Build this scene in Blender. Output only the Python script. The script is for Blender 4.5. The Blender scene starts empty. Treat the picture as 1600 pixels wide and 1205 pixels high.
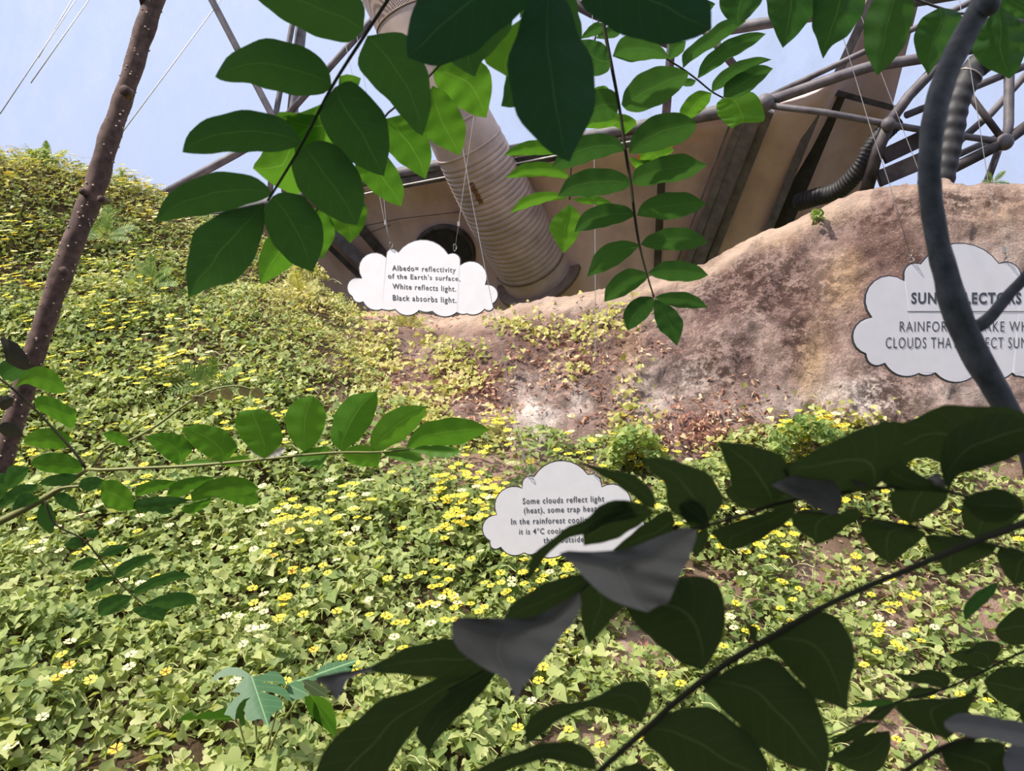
import bpy, bmesh, math, random
import numpy as np
from mathutils import Vector, Matrix, noise

R = random.Random(7)
NR = np.random.default_rng(11)
SC = bpy.context.scene
COL = SC.collection

# ------------------------------------------------------------------ camera
F = 1200.0                      # focal length in pixels of the 1600x1205 frame
PITCH = math.radians(8.0)
CAM = Vector((0, 0, 1.6))
RT = Vector((1, 0, 0)); FW = Vector((0, math.cos(PITCH), math.sin(PITCH))); UP = Vector((0, -math.sin(PITCH), math.cos(PITCH)))
cd = bpy.data.cameras.new('camera'); cam = bpy.data.objects.new('camera', cd); COL.objects.link(cam)
cam.location = CAM; cam.rotation_euler = (math.pi/2 + PITCH, 0, 0)
cd.sensor_width = 36; cd.lens = 36*F/1600; cd.clip_start = 0.02; cd.clip_end = 300
cd.dof.use_dof = True; cd.dof.focus_distance = 4.5; cd.dof.aperture_fstop = 14
SC.camera = cam

# ------------------------------------------------------------------ light
SUN_TO = Vector((-0.56, -0.29, 0.78)).normalized()
sd = bpy.data.lights.new('sun', 'SUN'); sd.energy = 5.2; sd.angle = math.radians(2.6); sd.color = (1.0, 0.93, 0.84)
so = bpy.data.objects.new('sun', sd); COL.objects.link(so); so.location = (-8, -6, 16)
so.rotation_euler = SUN_TO.to_track_quat('Z', 'Y').to_euler()
w = bpy.data.worlds.new('sky'); SC.world = w; w.use_nodes = True
wn = w.node_tree.nodes; wl = w.node_tree.links
bg = wn['Background']; bg.inputs[1].default_value = 1.0
tc = wn.new('ShaderNodeTexCoord'); sx = wn.new('ShaderNodeSeparateXYZ'); cr = wn.new('ShaderNodeValToRGB'); mr = wn.new('ShaderNodeMapRange')
mr.inputs[1].default_value = -1.0; mr.inputs[2].default_value = 1.0
wl.new(tc.outputs['Generated'], sx.inputs[0]); wl.new(sx.outputs[2], mr.inputs[0]); wl.new(mr.outputs[0], cr.inputs[0]); wl.new(cr.outputs[0], bg.inputs[0])
cr.color_ramp.elements[0].color = (0.07, 0.075, 0.05, 1); cr.color_ramp.elements[0].position = 0.49
cr.color_ramp.elements[1].color = (0.50, 0.565, 0.80, 1); cr.color_ramp.elements[1].position = 0.515
e_ = cr.color_ramp.elements.new(0.78); e_.color = (0.58, 0.66, 0.90, 1)
e_ = cr.color_ramp.elements.new(0.93); e_.color = (1.35, 1.32, 1.28, 1)
SC.view_settings.view_transform = 'Standard'; SC.view_settings.look = 'None'
SC.view_settings.exposure = 0.26; SC.view_settings.gamma = 1.0; SC.view_settings.use_curve_mapping = False

# ------------------------------------------------------------------ helpers
def at(px, py, d):
    px, py, d = float(px), float(py), float(d)
    return CAM + d*(FW + ((px-800)/F)*RT + ((602.5-py)/F)*UP)
def at_y(px, py, y):            # the point of a pixel's ray on the upright plane world-y = y
    px, py, y = float(px), float(py), float(y)
    v = (602.5-py)/F
    return at(px, py, y/(math.cos(PITCH) - math.sin(PITCH)*v))
def proj(P):                    # numpy Nx3 -> px, py, depth
    q = P - np.array(CAM)
    d = q @ np.array(FW)
    return 800 + F*(q @ np.array(RT))/d, 602.5 - F*(q @ np.array(UP))/d, d
def tag(o, label=None, cat=None, group=None, kind=None):
    if label: o['label'] = label
    if cat: o['category'] = cat
    if group: o['group'] = group
    if kind: o['kind'] = kind
    return o
def link(name, me, mat=None, parent=None, smooth=True):
    o = bpy.data.objects.new(name, me); COL.objects.link(o)
    if mat: me.materials.append(mat)
    if parent: set_parent(o, parent)
    if smooth and len(me.polygons):
        me.polygons.foreach_set('use_smooth', [True]*len(me.polygons))
    return o
def set_parent(o, p):
    o.parent = p
    if p.type == 'EMPTY': o.matrix_parent_inverse = Matrix.Translation(-Vector(p.location))
def empty(name, loc, label=None, cat=None, group=None, kind=None):
    o = bpy.data.objects.new(name, None); COL.objects.link(o); o.location = loc; o.empty_display_size = 0.1
    return tag(o, label, cat, group, kind)
def pydata(name, V, Fc, mat=None, parent=None, smooth=True):
    me = bpy.data.meshes.new(name); me.from_pydata([tuple(v) for v in V], [], Fc); me.update()
    return link(name, me, mat, parent, smooth)
class MB:
    """collects shapes of ONE part"""
    def __init__(s): s.v = []; s.f = []
    def tube(s, pts, rad, n=10, caps=True, wob=0, seed=0):
        pts = [Vector(p) for p in pts]
        if not hasattr(rad, '__len__'): rad = [rad]*len(pts)
        rad = [float(r_) for r_ in rad]
        b = len(s.v); N = None
        for i, p in enumerate(pts):
            t = (pts[min(i+1, len(pts)-1)] - pts[max(i-1, 0)]).normalized()
            if N is None:
                N = t.orthogonal().normalized()
            else:
                N = (N - t*N.dot(t)).normalized()
            B = t.cross(N)
            for k in range(n):
                a = 2*math.pi*k/n
                rr = rad[i]
                if wob: rr *= 1 + wob*noise.noise(Vector((math.cos(a)*1.3+seed, math.sin(a)*1.3, i*0.45)))
                s.v.append(p + (N*math.cos(a) + B*math.sin(a))*rr)
        for i in range(len(pts)-1):
            for k in range(n):
                s.f.append((b+i*n+k, b+i*n+(k+1) % n, b+(i+1)*n+(k+1) % n, b+(i+1)*n+k))
        if caps:
            s.f.append(tuple(b+k for k in reversed(range(n)))); e = b+(len(pts)-1)*n
            s.f.append(tuple(e+k for k in range(n)))
        return s
    def ball(s, c, r, n=8, m=6, sq=(1, 1, 1)):
        b = len(s.v); c = Vector(c)
        s.v.append(c + Vector((0, 0, r*sq[2])))
        for i in range(1, m):
            th = math.pi*i/m
            for k in range(n):
                a = 2*math.pi*k/n
                s.v.append(c + Vector((r*sq[0]*math.sin(th)*math.cos(a), r*sq[1]*math.sin(th)*math.sin(a), r*sq[2]*math.cos(th))))
        s.v.append(c - Vector((0, 0, r*sq[2])))
        for k in range(n): s.f.append((b, b+1+k, b+1+(k+1) % n))
        for i in range(m-2):
            for k in range(n):
                s.f.append((b+1+i*n+k, b+1+(i+1)*n+k, b+1+(i+1)*n+(k+1) % n, b+1+i*n+(k+1) % n))
        e = b+1+(m-1)*n
        for k in range(n): s.f.append((e, e-n+(k+1) % n, e-n+k))
        return s
    def bar(s, a, b, wv, tv):   # box from a to b, half extents wv (vector) and tv (vector)
        a = Vector(a); b = Vector(b); k = len(s.v)
        for p in (a, b):
            for i, j in ((-1, -1), (1, -1), (1, 1), (-1, 1)): s.v.append(p + wv*i + tv*j)
        for q in ((0, 3, 2, 1), (4, 5, 6, 7), (0, 1, 5, 4), (1, 2, 6, 5), (2, 3, 7, 6), (3, 0, 4, 7)): s.f.append(tuple(k+i for i in q))
        return s
    def quad(s, *p):
        k = len(s.v); s.v += [Vector(q) for q in p]; s.f.append(tuple(range(k, k+len(p)))); return s
    def build(s, name, mat, parent=None, smooth=True):
        return pydata(name, s.v, s.f, mat, parent, smooth)
def catmull(P, n):
    P = np.array(P, float)
    if len(P) == 2: return P[0] + (P[1]-P[0])*np.linspace(0, 1, n)[:, None]
    Q = np.vstack([2*P[0]-P[1], P, 2*P[-1]-P[-2]]); out = []
    for i in range(1, len(Q)-2):
        t = np.linspace(0, 1, 10, endpoint=False)[:, None]
        a, b, c, d = Q[i-1], Q[i], Q[i+1], Q[i+2]
        out.append(0.5*((2*b) + (c-a)*t + (2*a-5*b+4*c-d)*t*t + (3*b-a-3*c+d)*t**3))
    out = np.vstack(out + [P[-1:]])
    s = np.concatenate([[0], np.cumsum(np.linalg.norm(np.diff(out, axis=0), axis=1))])
    u = np.linspace(0, s[-1], n)
    return np.stack([np.interp(u, s, out[:, k]) for k in range(P.shape[1])], 1)

# ------------------------------------------------------------------ materials
def srgb(r, g, b):
    f = lambda c: (c/255/12.92) if c <= 10 else ((c/255+0.055)/1.055)**2.4
    return (f(r), f(g), f(b), 1)
class NT:
    def __init__(s, name):
        s.m = bpy.data.materials.new(name); s.m.use_nodes = True; s.t = s.m.node_tree; s.p = s.t.nodes['Principled BSDF']; s.out = s.t.nodes['Material Output']
    def n(s, ty, **kw):
        x = s.t.nodes.new('ShaderNode'+ty)
        for k, v in kw.items():
            if hasattr(x, k): setattr(x, k, v)
        return x
    def l(s, a, b): s.t.links.new(a, b)
    def ramp(s, fac, stops):
        r = s.n('ValToRGB'); e = r.color_ramp.elements
        while len(e) < len(stops): e.new(0.5)
        for i, (p, c) in enumerate(stops): e[i].position = p; e[i].color = c if len(c) == 4 else (*c, 1)
        s.l(fac, r.inputs[0]); return r.outputs[0]
    def noise(s, scale, detail=4, rough=0.55, vec=None, dist=0):
        x = s.n('TexNoise'); x.inputs['Scale'].default_value = scale; x.inputs['Detail'].default_value = detail; x.inputs['Roughness'].default_value = rough; x.inputs['Distortion'].default_value = dist
        if vec is None:
            g = s.n('NewGeometry'); vec = g.outputs['Position']
        s.l(vec, x.inputs['Vector']); return x.outputs['Fac']
    def mix(s, fac, a, b, blend='MIX'):
        x = s.n('Mix'); x.data_type = 'RGBA'; x.blend_type = blend
        for v, k in ((fac, 0), (a, 6), (b, 7)):
            if isinstance(v, (int, float)): x.inputs[k].default_value = v
            elif isinstance(v, tuple): x.inputs[k].default_value = v
            else: s.l(v, x.inputs[k])
        return x.outputs[2]
    def math(s, op, a, b=0.0):
        x = s.n('Math'); x.operation = op
        for v, k in ((a, 0), (b, 1)):
            if isinstance(v, (int, float)): x.inputs[k].default_value = v
            else: s.l(v, x.inputs[k])
        return x.outputs[0]
    def base(s, c):
        if isinstance(c, tuple): s.p.inputs['Base Color'].default_value = c
        else: s.l(c, s.p.inputs['Base Color'])
        return s
    def rough(s, r, spec=0.5, metal=0.0):
        s.p.inputs['Roughness'].default_value = r; s.p.inputs['Specular IOR Level'].default_value = spec; s.p.inputs['Metallic'].default_value = metal; return s
    def bump(s, h, strength=0.3, dist=0.02):
        b = s.n('Bump'); b.inputs['Strength'].default_value = strength; b.inputs['Distance'].default_value = dist
        s.l(h, b.inputs['Height']); s.l(b.outputs[0], s.p.inputs['Normal']); return s
    def attr(s, name):
        a = s.n('Attribute'); a.attribute_name = name; return a.outputs['Fac']

def plain(name, c, rough=0.5, metal=0.0, spot=0.15, scale=9, spec=0.5):
    t = NT(name); nz = t.noise(scale, 5)
    lo = tuple(x*(1-spot*2) for x in c[:3])+(1,); hi = tuple(min(1, x*(1+spot)) for x in c[:3])+(1,)
    t.base(t.ramp(nz, [(0.3, lo), (0.7, hi)])).rough(rough, spec, metal)
    return t.m

def leaf_mat(name, dark, light, vein, trans=0.45, rough=0.42, spec=0.45, transcol=None):
    t = NT(name)
    uv = t.n('UVMap'); sp = t.n('SeparateXYZ'); t.l(uv.outputs[0], sp.inputs[0])
    u = sp.outputs[0]; v = sp.outputs[1]                       # u along, v across 0..1
    s = t.math('ABSOLUTE', t.math('SUBTRACT', v, 0.5))         # 0 at midrib .. 0.5
    mid = t.math('LESS_THAN', s, 0.012)
    ph = t.math('FRACT', t.math('SUBTRACT', t.math('MULTIPLY', u, 8.0), t.math('MULTIPLY', s, 3.2)))
    side = t.math('LESS_THAN', t.math('ABSOLUTE', t.math('SUBTRACT', ph, 0.5)), 0.03)
    oi = t.n('ObjectInfo')
    nz = t.noise(60, 3)
    var = t.math('ADD', t.math('MULTIPLY', oi.outputs['Random'], 0.6), t.math('MULTIPLY', nz, 0.4))
    c = t.mix(var, dark, light)
    c = t.mix(t.math('MAXIMUM', mid, t.math('MULTIPLY', side, 0.3)), c, vein)
    t.base(c).rough(rough, spec)
    t.bump(t.math('ADD', t.math('MULTIPLY', nz, 0.3), t.math('MULTIPLY', side, -0.6)), 0.25, 0.002)
    tr = t.n('BsdfTranslucent'); mx = t.n('MixShader'); mx.inputs[0].default_value = trans
    t.l(t.mix(1.0, c, transcol or (1.0, 1.0, 0.6, 1), 'MULTIPLY'), tr.inputs[0])
    t.l(t.p.outputs[0], mx.inputs[1]); t.l(tr.outputs[0], mx.inputs[2]); t.l(mx.outputs[0], t.out.inputs[0])
    return t.m

def scatter_mat(name, stops, trans=0.4, rough=0.55):
    t = NT(name); g = t.n('NewGeometry')
    big = t.noise(1.1, 3)
    f = t.math('ADD', t.math('MULTIPLY', g.outputs['Random Per Island'], 0.7), t.math('MULTIPLY', t.math('SUBTRACT', big, 0.35), 0.9))
    c = t.ramp(f, stops); t.base(c).rough(rough, 0.35)
    tr = t.n('BsdfTranslucent'); mx = t.n('MixShader'); mx.inputs[0].default_value = trans
    t.l(t.mix(1.0, c, (1.15, 1.1, 0.55, 1), 'MULTIPLY'), tr.inputs[0])
    t.l(t.p.outputs[0], mx.inputs[1]); t.l(tr.outputs[0], mx.inputs[2]); t.l(mx.outputs[0], t.out.inputs[0])
    return t.m

M = {}
M['leaf'] = leaf_mat('leaf_green', srgb(56, 96, 54), srgb(76, 118, 58), srgb(88, 128, 70))
M['leaf_bright'] = leaf_mat('leaf_sunlit_green', srgb(84, 136, 46), srgb(108, 158, 54), srgb(124, 168, 76), trans=0.5)  # brighter copy: sun coming through the blades is put into the colour
M['leaf_dark'] = leaf_mat('leaf_shaded_olive', srgb(60, 76, 46), srgb(74, 90, 54), srgb(98, 112, 78), trans=0.4, rough=0.6, spec=0.25)  # darker copy: shade on the near branches is put into the colour
M['leaf_shade'] = leaf_mat('leaf_shaded_bluish', srgb(44, 82, 58), srgb(54, 94, 62), srgb(70, 108, 76), trans=0.3, rough=0.5)  # bluish dark copy with the top cluster's shade in its colour
M['leaf_shine'] = leaf_mat('leaf_painted_sheen', srgb(76, 72, 66), srgb(88, 84, 76), srgb(98, 94, 86), trans=0.1, rough=0.45, spec=0.6)  # grey base colour stands in for sky sheen on the blades
M['leaf_young'] = leaf_mat('leaf_young_bronze', srgb(150, 130, 95), srgb(175, 160, 125), srgb(120, 90, 80), trans=0.3)
M['leaf_dead'] = leaf_mat('leaf_dead_orange', srgb(190, 125, 40), srgb(205, 140, 60), srgb(140, 90, 40), trans=0.4)
M['monstera'] = leaf_mat('monstera_green', srgb(44, 92, 50), srgb(56, 104, 58), srgb(120, 158, 110), trans=0.25, rough=0.42, spec=0.4)
M['stem_dark'] = plain('stem_dark', srgb(62, 60, 40), 0.75, spec=0.2)
M['stem_green'] = plain('stem_green', srgb(140, 140, 80), 0.55)
M['tendril'] = plain('tendril', srgb(176, 180, 116), 0.6)
M['bark'] = plain('bark_brown', srgb(104, 80, 72), 0.8, spot=0.3, scale=40)
M['bark_spot'] = plain('bark_lenticel', srgb(214, 190, 174), 0.85)
M['bark_grey'] = plain('bark_grey', srgb(100, 100, 104), 0.8, spot=0.3, scale=60)
M['steel'] = plain('galvanised_steel', srgb(112, 106, 110), 0.6, 0.0, spot=0.25, scale=6)
M['steel_dark'] = plain('darker_steel', srgb(84, 76, 76), 0.6, 0.2, spot=0.35, scale=5)  # darker, more mottled tone of the steel
M['black'] = plain('black_rubber', srgb(48, 46, 46), 0.6, spot=0.3)
M['white_trim'] = plain('white_trim', srgb(225, 220, 215), 0.5)
M['cable_white'] = plain('cable_white', srgb(252, 252, 252), 0.4, spot=0.0)
M['duct'] = plain('duct_fabric', srgb(196, 174, 164), 0.55, 0.0, spot=0.14, scale=3)
M['duct_dark'] = plain('duct_band', srgb(120, 100, 84), 0.6)
M['rust'] = plain('rust_stain', srgb(120, 85, 55), 0.8)
M['sign_white'] = plain('sign_white', srgb(226, 222, 224), 0.45, spot=0.02, scale=14)
M['sign_edge'] = plain('sign_edge', srgb(72, 68, 72), 0.5)
M['ink'] = plain('sign_ink', srgb(72, 74, 80), 0.6, spot=0.02)
M['wire'] = plain('steel_wire', srgb(170, 165, 160), 0.4, 0.4)
M['petal_yellow'] = plain('petal_yellow', srgb(248, 222, 58), 0.6, spot=0.05)
M['petal_pale'] = plain('petal_pale', srgb(250, 242, 165), 0.6, spot=0.04)
M['petal_orange'] = plain('petal_orange', srgb(242, 176, 40), 0.6, spot=0.05)
M['flower_eye'] = plain('flower_eye', srgb(50, 34, 28), 0.8)
M['vine'] = scatter_mat('vine_leaves', [(0.05, srgb(98, 122, 66)), (0.3, srgb(140, 158, 90)), (0.65, srgb(174, 185, 114)), (0.95, srgb(206, 206, 148))])
M['vine_yellow'] = scatter_mat('yellowing_leaves', [(0.05, srgb(128, 136, 70)), (0.4, srgb(186, 186, 104)), (0.7, srgb(216, 208, 138)), (0.95, srgb(228, 208, 168))])
M['litter'] = scatter_mat('dry_litter', [(0.05, srgb(120, 74, 60)), (0.4, srgb(168, 112, 92)), (0.7, srgb(205, 165, 130)), (0.95, srgb(228, 205, 170))], trans=0.1)
M['fern'] = scatter_mat('fern_green', [(0.1, srgb(96, 128, 66)), (0.5, srgb(140, 164, 88)), (0.9, srgb(184, 190, 118))])

def ground_mat():
    t = NT('slope_soil'); a = t.noise(5, 8, 0.7); b = t.noise(40, 4, 0.7)
    c0 = t.ramp(a, [(0.3, srgb(46, 42, 28)), (0.5, srgb(66, 58, 40)), (0.72, srgb(96, 80, 60))])  # dark tone under the groundcover: shade of the gaps put into the soil colour
    c1 = t.ramp(a, [(0.3, srgb(112, 88, 78)), (0.5, srgb(158, 130, 118)), (0.72, srgb(186, 164, 154))])
    c = t.mix(t.attr('bare'), c0, c1)
    c = t.mix(t.math('MULTIPLY', b, 0.5), c, srgb(96, 76, 60))
    t.base(c).rough(0.95, 0.1).bump(b, 0.6, 0.03); return t.m
M['soil'] = ground_mat()
def rock_mat():
    t = NT('sprayed_rock')
    a = t.noise(1.6, 9, 0.66); fine = t.noise(26, 6, 0.75); mid = t.noise(6, 6, 0.7, dist=0.6)
    c = t.ramp(a, [(0.3, srgb(96, 72, 66)), (0.46, srgb(136, 108, 100)), (0.6, srgb(166, 140, 130)), (0.8, srgb(146, 126, 122))])
    c = t.mix(t.attr('ochre'), c, srgb(204, 166, 116))
    c = t.mix(t.attr('red'), c, t.ramp(mid, [(0.3, srgb(104, 58, 46)), (0.7, srgb(156, 98, 82))]))
    c = t.mix(t.attr('pale'), c, srgb(232, 218, 208))
    c = t.mix(t.attr('grey'), c, srgb(128, 110, 108))
    sp = t.math('MULTIPLY', t.ramp(fine, [(0.52, (0, 0, 0)), (0.60, (1, 1, 1))]), t.attr('lichen'))
    c = t.mix(t.math('MULTIPLY', sp, 0.85), c, srgb(78, 54, 44))
    sp2 = t.ramp(t.noise(48, 5, 0.7), [(0.36, (1, 1, 1)), (0.42, (0, 0, 0))])
    c = t.mix(t.math('MULTIPLY', sp2, 0.4), c, srgb(235, 215, 195))
    g_ = t.n('NewGeometry'); mp = t.n('Mapping'); mp.inputs['Scale'].default_value = (3.2, 1.0, 0.35); t.l(g_.outputs['Position'], mp.inputs[0])
    st = t.noise(1.0, 5, 0.6, mp.outputs[0])
    c = t.mix(t.math('MULTIPLY', t.ramp(st, [(0.52, (0, 0, 0)), (0.7, (1, 1, 1))]), 0.35), c, srgb(214, 190, 172))
    c = t.mix(t.math('MULTIPLY', t.ramp(st, [(0.3, (1, 1, 1)), (0.46, (0, 0, 0))]), 0.4), c, srgb(112, 86, 76))
    lp = t.ramp(t.noise(11, 7, 0.75), [(0.47, (0, 0, 0)), (0.53, (1, 1, 1))])
    c = t.mix(t.math('MULTIPLY', t.math('MULTIPLY', lp, t.attr('lichen')), 0.85), c, srgb(70, 50, 44))
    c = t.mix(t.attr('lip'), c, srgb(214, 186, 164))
    t.base(c).rough(0.9, 0.2).bump(t.math('ADD', fine, mid), 0.8, 0.06); return t.m
M['rock'] = rock_mat()
def wall_mat():
    t = NT('stained_panels'); g = t.n('NewGeometry'); mp = t.n('Mapping'); mp.inputs['Scale'].default_value = (1.4, 1.4, 0.25)
    t.l(g.outputs['Position'], mp.inputs[0])
    a = t.noise(1.5, 6, 0.6, mp.outputs[0]); b = t.noise(0.5, 3)
    c = t.ramp(t.math('ADD', t.math('MULTIPLY', a, 0.6), t.math('MULTIPLY', b, 0.4)), [(0.3, srgb(176, 148, 142)), (0.5, srgb(216, 186, 178)), (0.7, srgb(234, 208, 200))])
    t.base(c).rough(0.55, 0.4); return t.m
M['wall'] = wall_mat()
def skin_mat():
    t = NT('foil_cushion'); g = t.n('NewGeometry'); mp = t.n('Mapping'); mp.inputs['Scale'].default_value = (1, 1, 0.35); mp.inputs['Rotation'].default_value = (0, 0.6, 0)
    t.l(g.outputs['Position'], mp.inputs[0])
    a = t.noise(1.2, 9, 0.72, mp.outputs[0]); fac = t.ramp(a, [(0.40, (0.05,)*3), (0.70, (0.5,)*3)])
    tr = t.n('BsdfTransparent'); tr.inputs[0].default_value = (0.93, 0.96, 1, 1)
    tl = t.n('BsdfTranslucent'); tl.inputs[0].default_value = (0.86, 0.9, 1, 1)
    df = t.n('BsdfDiffuse'); df.inputs[0].default_value = (0.86, 0.9, 1, 1)
    m1 = t.n('MixShader'); m1.inputs[0].default_value = 0.5; t.l(tl.outputs[0], m1.inputs[1]); t.l(df.outputs[0], m1.inputs[2])
    m2 = t.n('MixShader'); t.l(fac, m2.inputs[0]); t.l(tr.outputs[0], m2.inputs[1]); t.l(m1.outputs[0], m2.inputs[2]); t.l(m2.outputs[0], t.out.inputs[0])
    return t.m
M['skin'] = skin_mat()
def mesh_mat():
    t = NT('duct_grille'); g = t.n('TexCoord'); ch = t.n('TexChecker'); ch.inputs['Scale'].default_value = 60
    t.l(g.outputs['Object'], ch.inputs[0])
    t.base(t.ramp(ch.outputs['Fac'], [(0.4, srgb(80, 56, 52)), (0.6, srgb(214, 190, 178))])).rough(0.5); return t.m
M['grille'] = mesh_mat()

# ------------------------------------------------------------------ slope (height field through points that stand on it)
ctrl = [(-150,1205,2.9),(0,1205,3.0),(400,1205,3.2),(800,1205,3.5),(1200,1205,3.8),(1600,1205,4.0),(1800,1205,4.1),
 (-150,1000,3.7),(0,1000,3.8),(400,1000,4.05),(800,1000,4.3),(1200,1000,4.6),(1600,1000,4.8),(1800,1000,4.9),
 (-150,800,4.8),(0,800,4.85),(400,800,5.2),(800,800,5.4),(1200,800,5.6),(1600,800,5.6),(1800,800,5.6),
 (-150,650,5.8),(0,650,5.8),(300,650,6.2),(500,650,6.3),(640,680,6.25),(800,715,6.05),(950,725,6.0),(1200,710,6.1),(1350,690,6.1),(1600,700,6.0),(1750,720,5.9),
 (-150,480,7.2),(0,500,7.1),(300,500,7.6),(480,540,7.3),(560,570,7.15),
 (-200,200,10),(0,250,10),(100,278,10.4),(190,314,10.9),(240,328,11),(300,354,11.0),(412,390,9.8),(455,425,9.4),(500,452,9.0),(560,500,8.5),
 (100,380,8.7),(250,420,8.8),(400,460,8.5)]
cp = [at(*c) for c in ctrl]
for c in [(-200,200,10),(0,250,10),(100,278,10.4),(190,314,10.9),(300,354,11.0),(412,390,9.8),(500,452,9.0),(560,500,8.5)]:
    p = at(*c); cp.append(p + Vector((0.15, 1.3, -0.9)))
for c in [(640,680,6.25),(800,715,6.05),(950,725,6.0),(1200,710,6.1),(1350,690,6.1),(1600,700,6.0),(1750,720,5.9)]:
    p = at(*c); cp.append(p + Vector((0, 1.2, 0.15)))
for x in (-4, 0, 4): cp.append(Vector((x, 1.0, -0.75 + 0.0*x)))
CPX = np.array([(p.x, p.y) for p in cp]); CPZ = np.array([p.z for p in cp])
def tps(r2): return 0.5*r2*np.log(r2+1e-9)
n_ = len(CPX); D2 = ((CPX[:, None]-CPX[None])**2).sum(-1)
A_ = np.zeros((n_+3, n_+3)); A_[:n_, :n_] = tps(D2) + np.eye(n_)*0.02; A_[:n_, n_:] = np.c_[np.ones(n_), CPX]; A_[n_:, :n_] = A_[:n_, n_:].T
W_ = np.linalg.solve(A_, np.r_[CPZ, 0, 0, 0])
def hill(XY):
    XY = np.asarray(XY, float); out = np.empty(len(XY))
    for i in range(0, len(XY), 20000):
        q = XY[i:i+20000]; d2 = ((q[:, None]-CPX[None])**2).sum(-1)
        out[i:i+20000] = tps(d2) @ W_[:n_] + W_[n_] + q @ W_[n_+1:]
    return out
def fbm(P, s=1.0, seed=0.0):
    return np.array([noise.fractal(Vector((p[0]*s+seed, p[1]*s, (p[2] if len(p) > 2 else 0)*s)), 0.9, 2.0, 4) for p in P])
gx = np.arange(-8, 8.01, 0.08); gy = np.arange(1.2, 13.0, 0.08)
GX, GY = np.meshgrid(gx, gy); XY = np.c_[GX.ravel(), GY.ravel()]
Z = hill(XY) + 0.05*fbm(XY, 1.3) + 0.02*fbm(XY, 5.0)
nx = len(gx); ny = len(gy)
faces = [(j*nx+i, j*nx+i+1, (j+1)*nx+i+1, (j+1)*nx+i) for j in range(ny-1) for i in range(nx-1)]
g = pydata('hillside_ground', np.c_[XY, Z], faces, M['soil']); tag(g, kind='structure')
gpx, gpy, gd = proj(np.c_[XY, Z]); bv_ = np.zeros(len(Z))
for x, y, a, b, s_ in [(1130,930,70,50,.8),(1270,900,90,60,.7),(1010,1010,80,70,.9),(950,1170,110,60,.7),(1400,950,130,80,.7),(1540,960,90,60,1),(1330,1040,100,70,.6),(1430,1160,100,70,.8),(1560,760,150,70,.7),(930,740,130,40,1),(760,720,100,50,1),(620,640,80,60,.9),(700,690,120,60,1),(660,560,110,80,1),(1200,720,200,40,1)]:
    bv_ = np.maximum(bv_, s_*np.exp(-(((gpx-x)/a)**2+((gpy-y)/b)**2))*(gd > 0.5))
ba_ = g.data.attributes.new('bare', 'FLOAT', 'POINT'); ba_.data.foreach_set('value', np.clip(bv_*1.2, 0, 1).astype(np.float32))

# ------------------------------------------------------------------ sprayed rock face
rx = np.arange(540, 1801, 4.0)
def row(pts):
    p = np.array(pts, float); y = np.interp(rx, p[:, 0], p[:, 1]); d = np.interp(rx, p[:, 0], p[:, 2])
    k = np.ones(9)/9; pad = lambda a: np.convolve(np.r_[[a[0]]*4, a, [a[-1]]*4], k, 'valid')
    return np.c_[rx, pad(y), pad(d)]
top = row([(540,484,8.75),(640,494,8.75),(700,492,8.7),(760,488,8.6),(830,473,8.45),(900,459,8.3),(1000,441,8.1),(1090,419,7.9),(1140,392,7.85),(1180,368,7.8),(1240,344,7.7),(1280,330,7.65),(1320,309,7.6),(1400,291,7.5),(1480,277,7.4),(1540,284,7.3),(1600,290,7.2),(1800,300,7.0)])
lip = row([(540,506,8.2),(640,512,8.3),(760,505,8.2),(900,480,7.95),(1090,440,7.55),(1180,392,7.45),(1320,332,7.25),(1480,300,7.05),(1600,312,6.9),(1800,320,6.7)])
mid2 = row([(540,540,7.6),(640,560,7.6),(760,565,7.5),(900,545,7.3),(1090,510,7.05),(1200,470,6.95),(1320,440,6.85),(1480,420,6.75),(1600,420,6.6),(1800,430,6.5)])
mid1 = row([(540,580,7.1),(640,620,6.95),(760,645,6.7),(900,640,6.6),(1090,610,6.5),(1200,590,6.45),(1320,570,6.4),(1480,560,6.35),(1600,560,6.3),(1800,570,6.2)])
bot = row([(540,620,6.6),(640,670,6.35),(800,715,6.05),(950,725,6.0),(1200,712,6.08),(1350,692,6.08),(1600,700,6.0),(1800,720,5.9)])
und = row([(540,690,6.45),(640,740,6.2),(800,780,5.9),(950,790,5.9),(1200,790,5.95),(1350,780,5.95),(1600,790,5.9),(1800,800,5.8)])
back = top.copy(); back[:, 1] += 55; back[:, 2] += 0.7
ctrlrows = np.stack([und, bot, mid1, mid2, lip, top, back], 0)       # 7 x n x 3
NRW = 110
RG = np.stack([catmull(ctrlrows[:, i], NRW) for i in range(len(rx))], 1)   # NRW x n x 3
RP = np.array([[at(*q) for q in r_] for r_ in RG]).reshape(-1, 3)
nz = 0.10*fbm(RP, 0.9, 3) + 0.05*fbm(RP, 2.6, 9) + 0.018*fbm(RP, 9, 5)
fade = np.clip(1 - np.abs(np.arange(NRW)/(NRW-1) - 0.83)*0, 0, 1)[:, None].repeat(len(rx), 1).ravel()
RP[:, 1] -= nz*fade
RP[:, 2] += 0.5*nz*fade
mcol = len(rx)
faces = [(j*mcol+i, j*mcol+i+1, (j+1)*mcol+i+1, (j+1)*mcol+i) for j in range(NRW-1) for i in range(mcol-1)]
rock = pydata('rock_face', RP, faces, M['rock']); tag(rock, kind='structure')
qx, qy = RG[:, :, 0].ravel(), RG[:, :, 1].ravel()
def blob(lst):
    o = np.zeros(len(qx))
    for x, y, a, b, s in lst: o = np.maximum(o, s*np.exp(-(((qx-x)/a)**2 + ((qy-y)/b)**2)))
    return o
nsm = fbm(RP, 3.0, 17)*0.5
def setattr_(name, val):
    a = rock.data.attributes.new(name, 'FLOAT', 'POINT'); a.data.foreach_set('value', np.clip(val, 0, 1).astype(np.float32))
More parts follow.
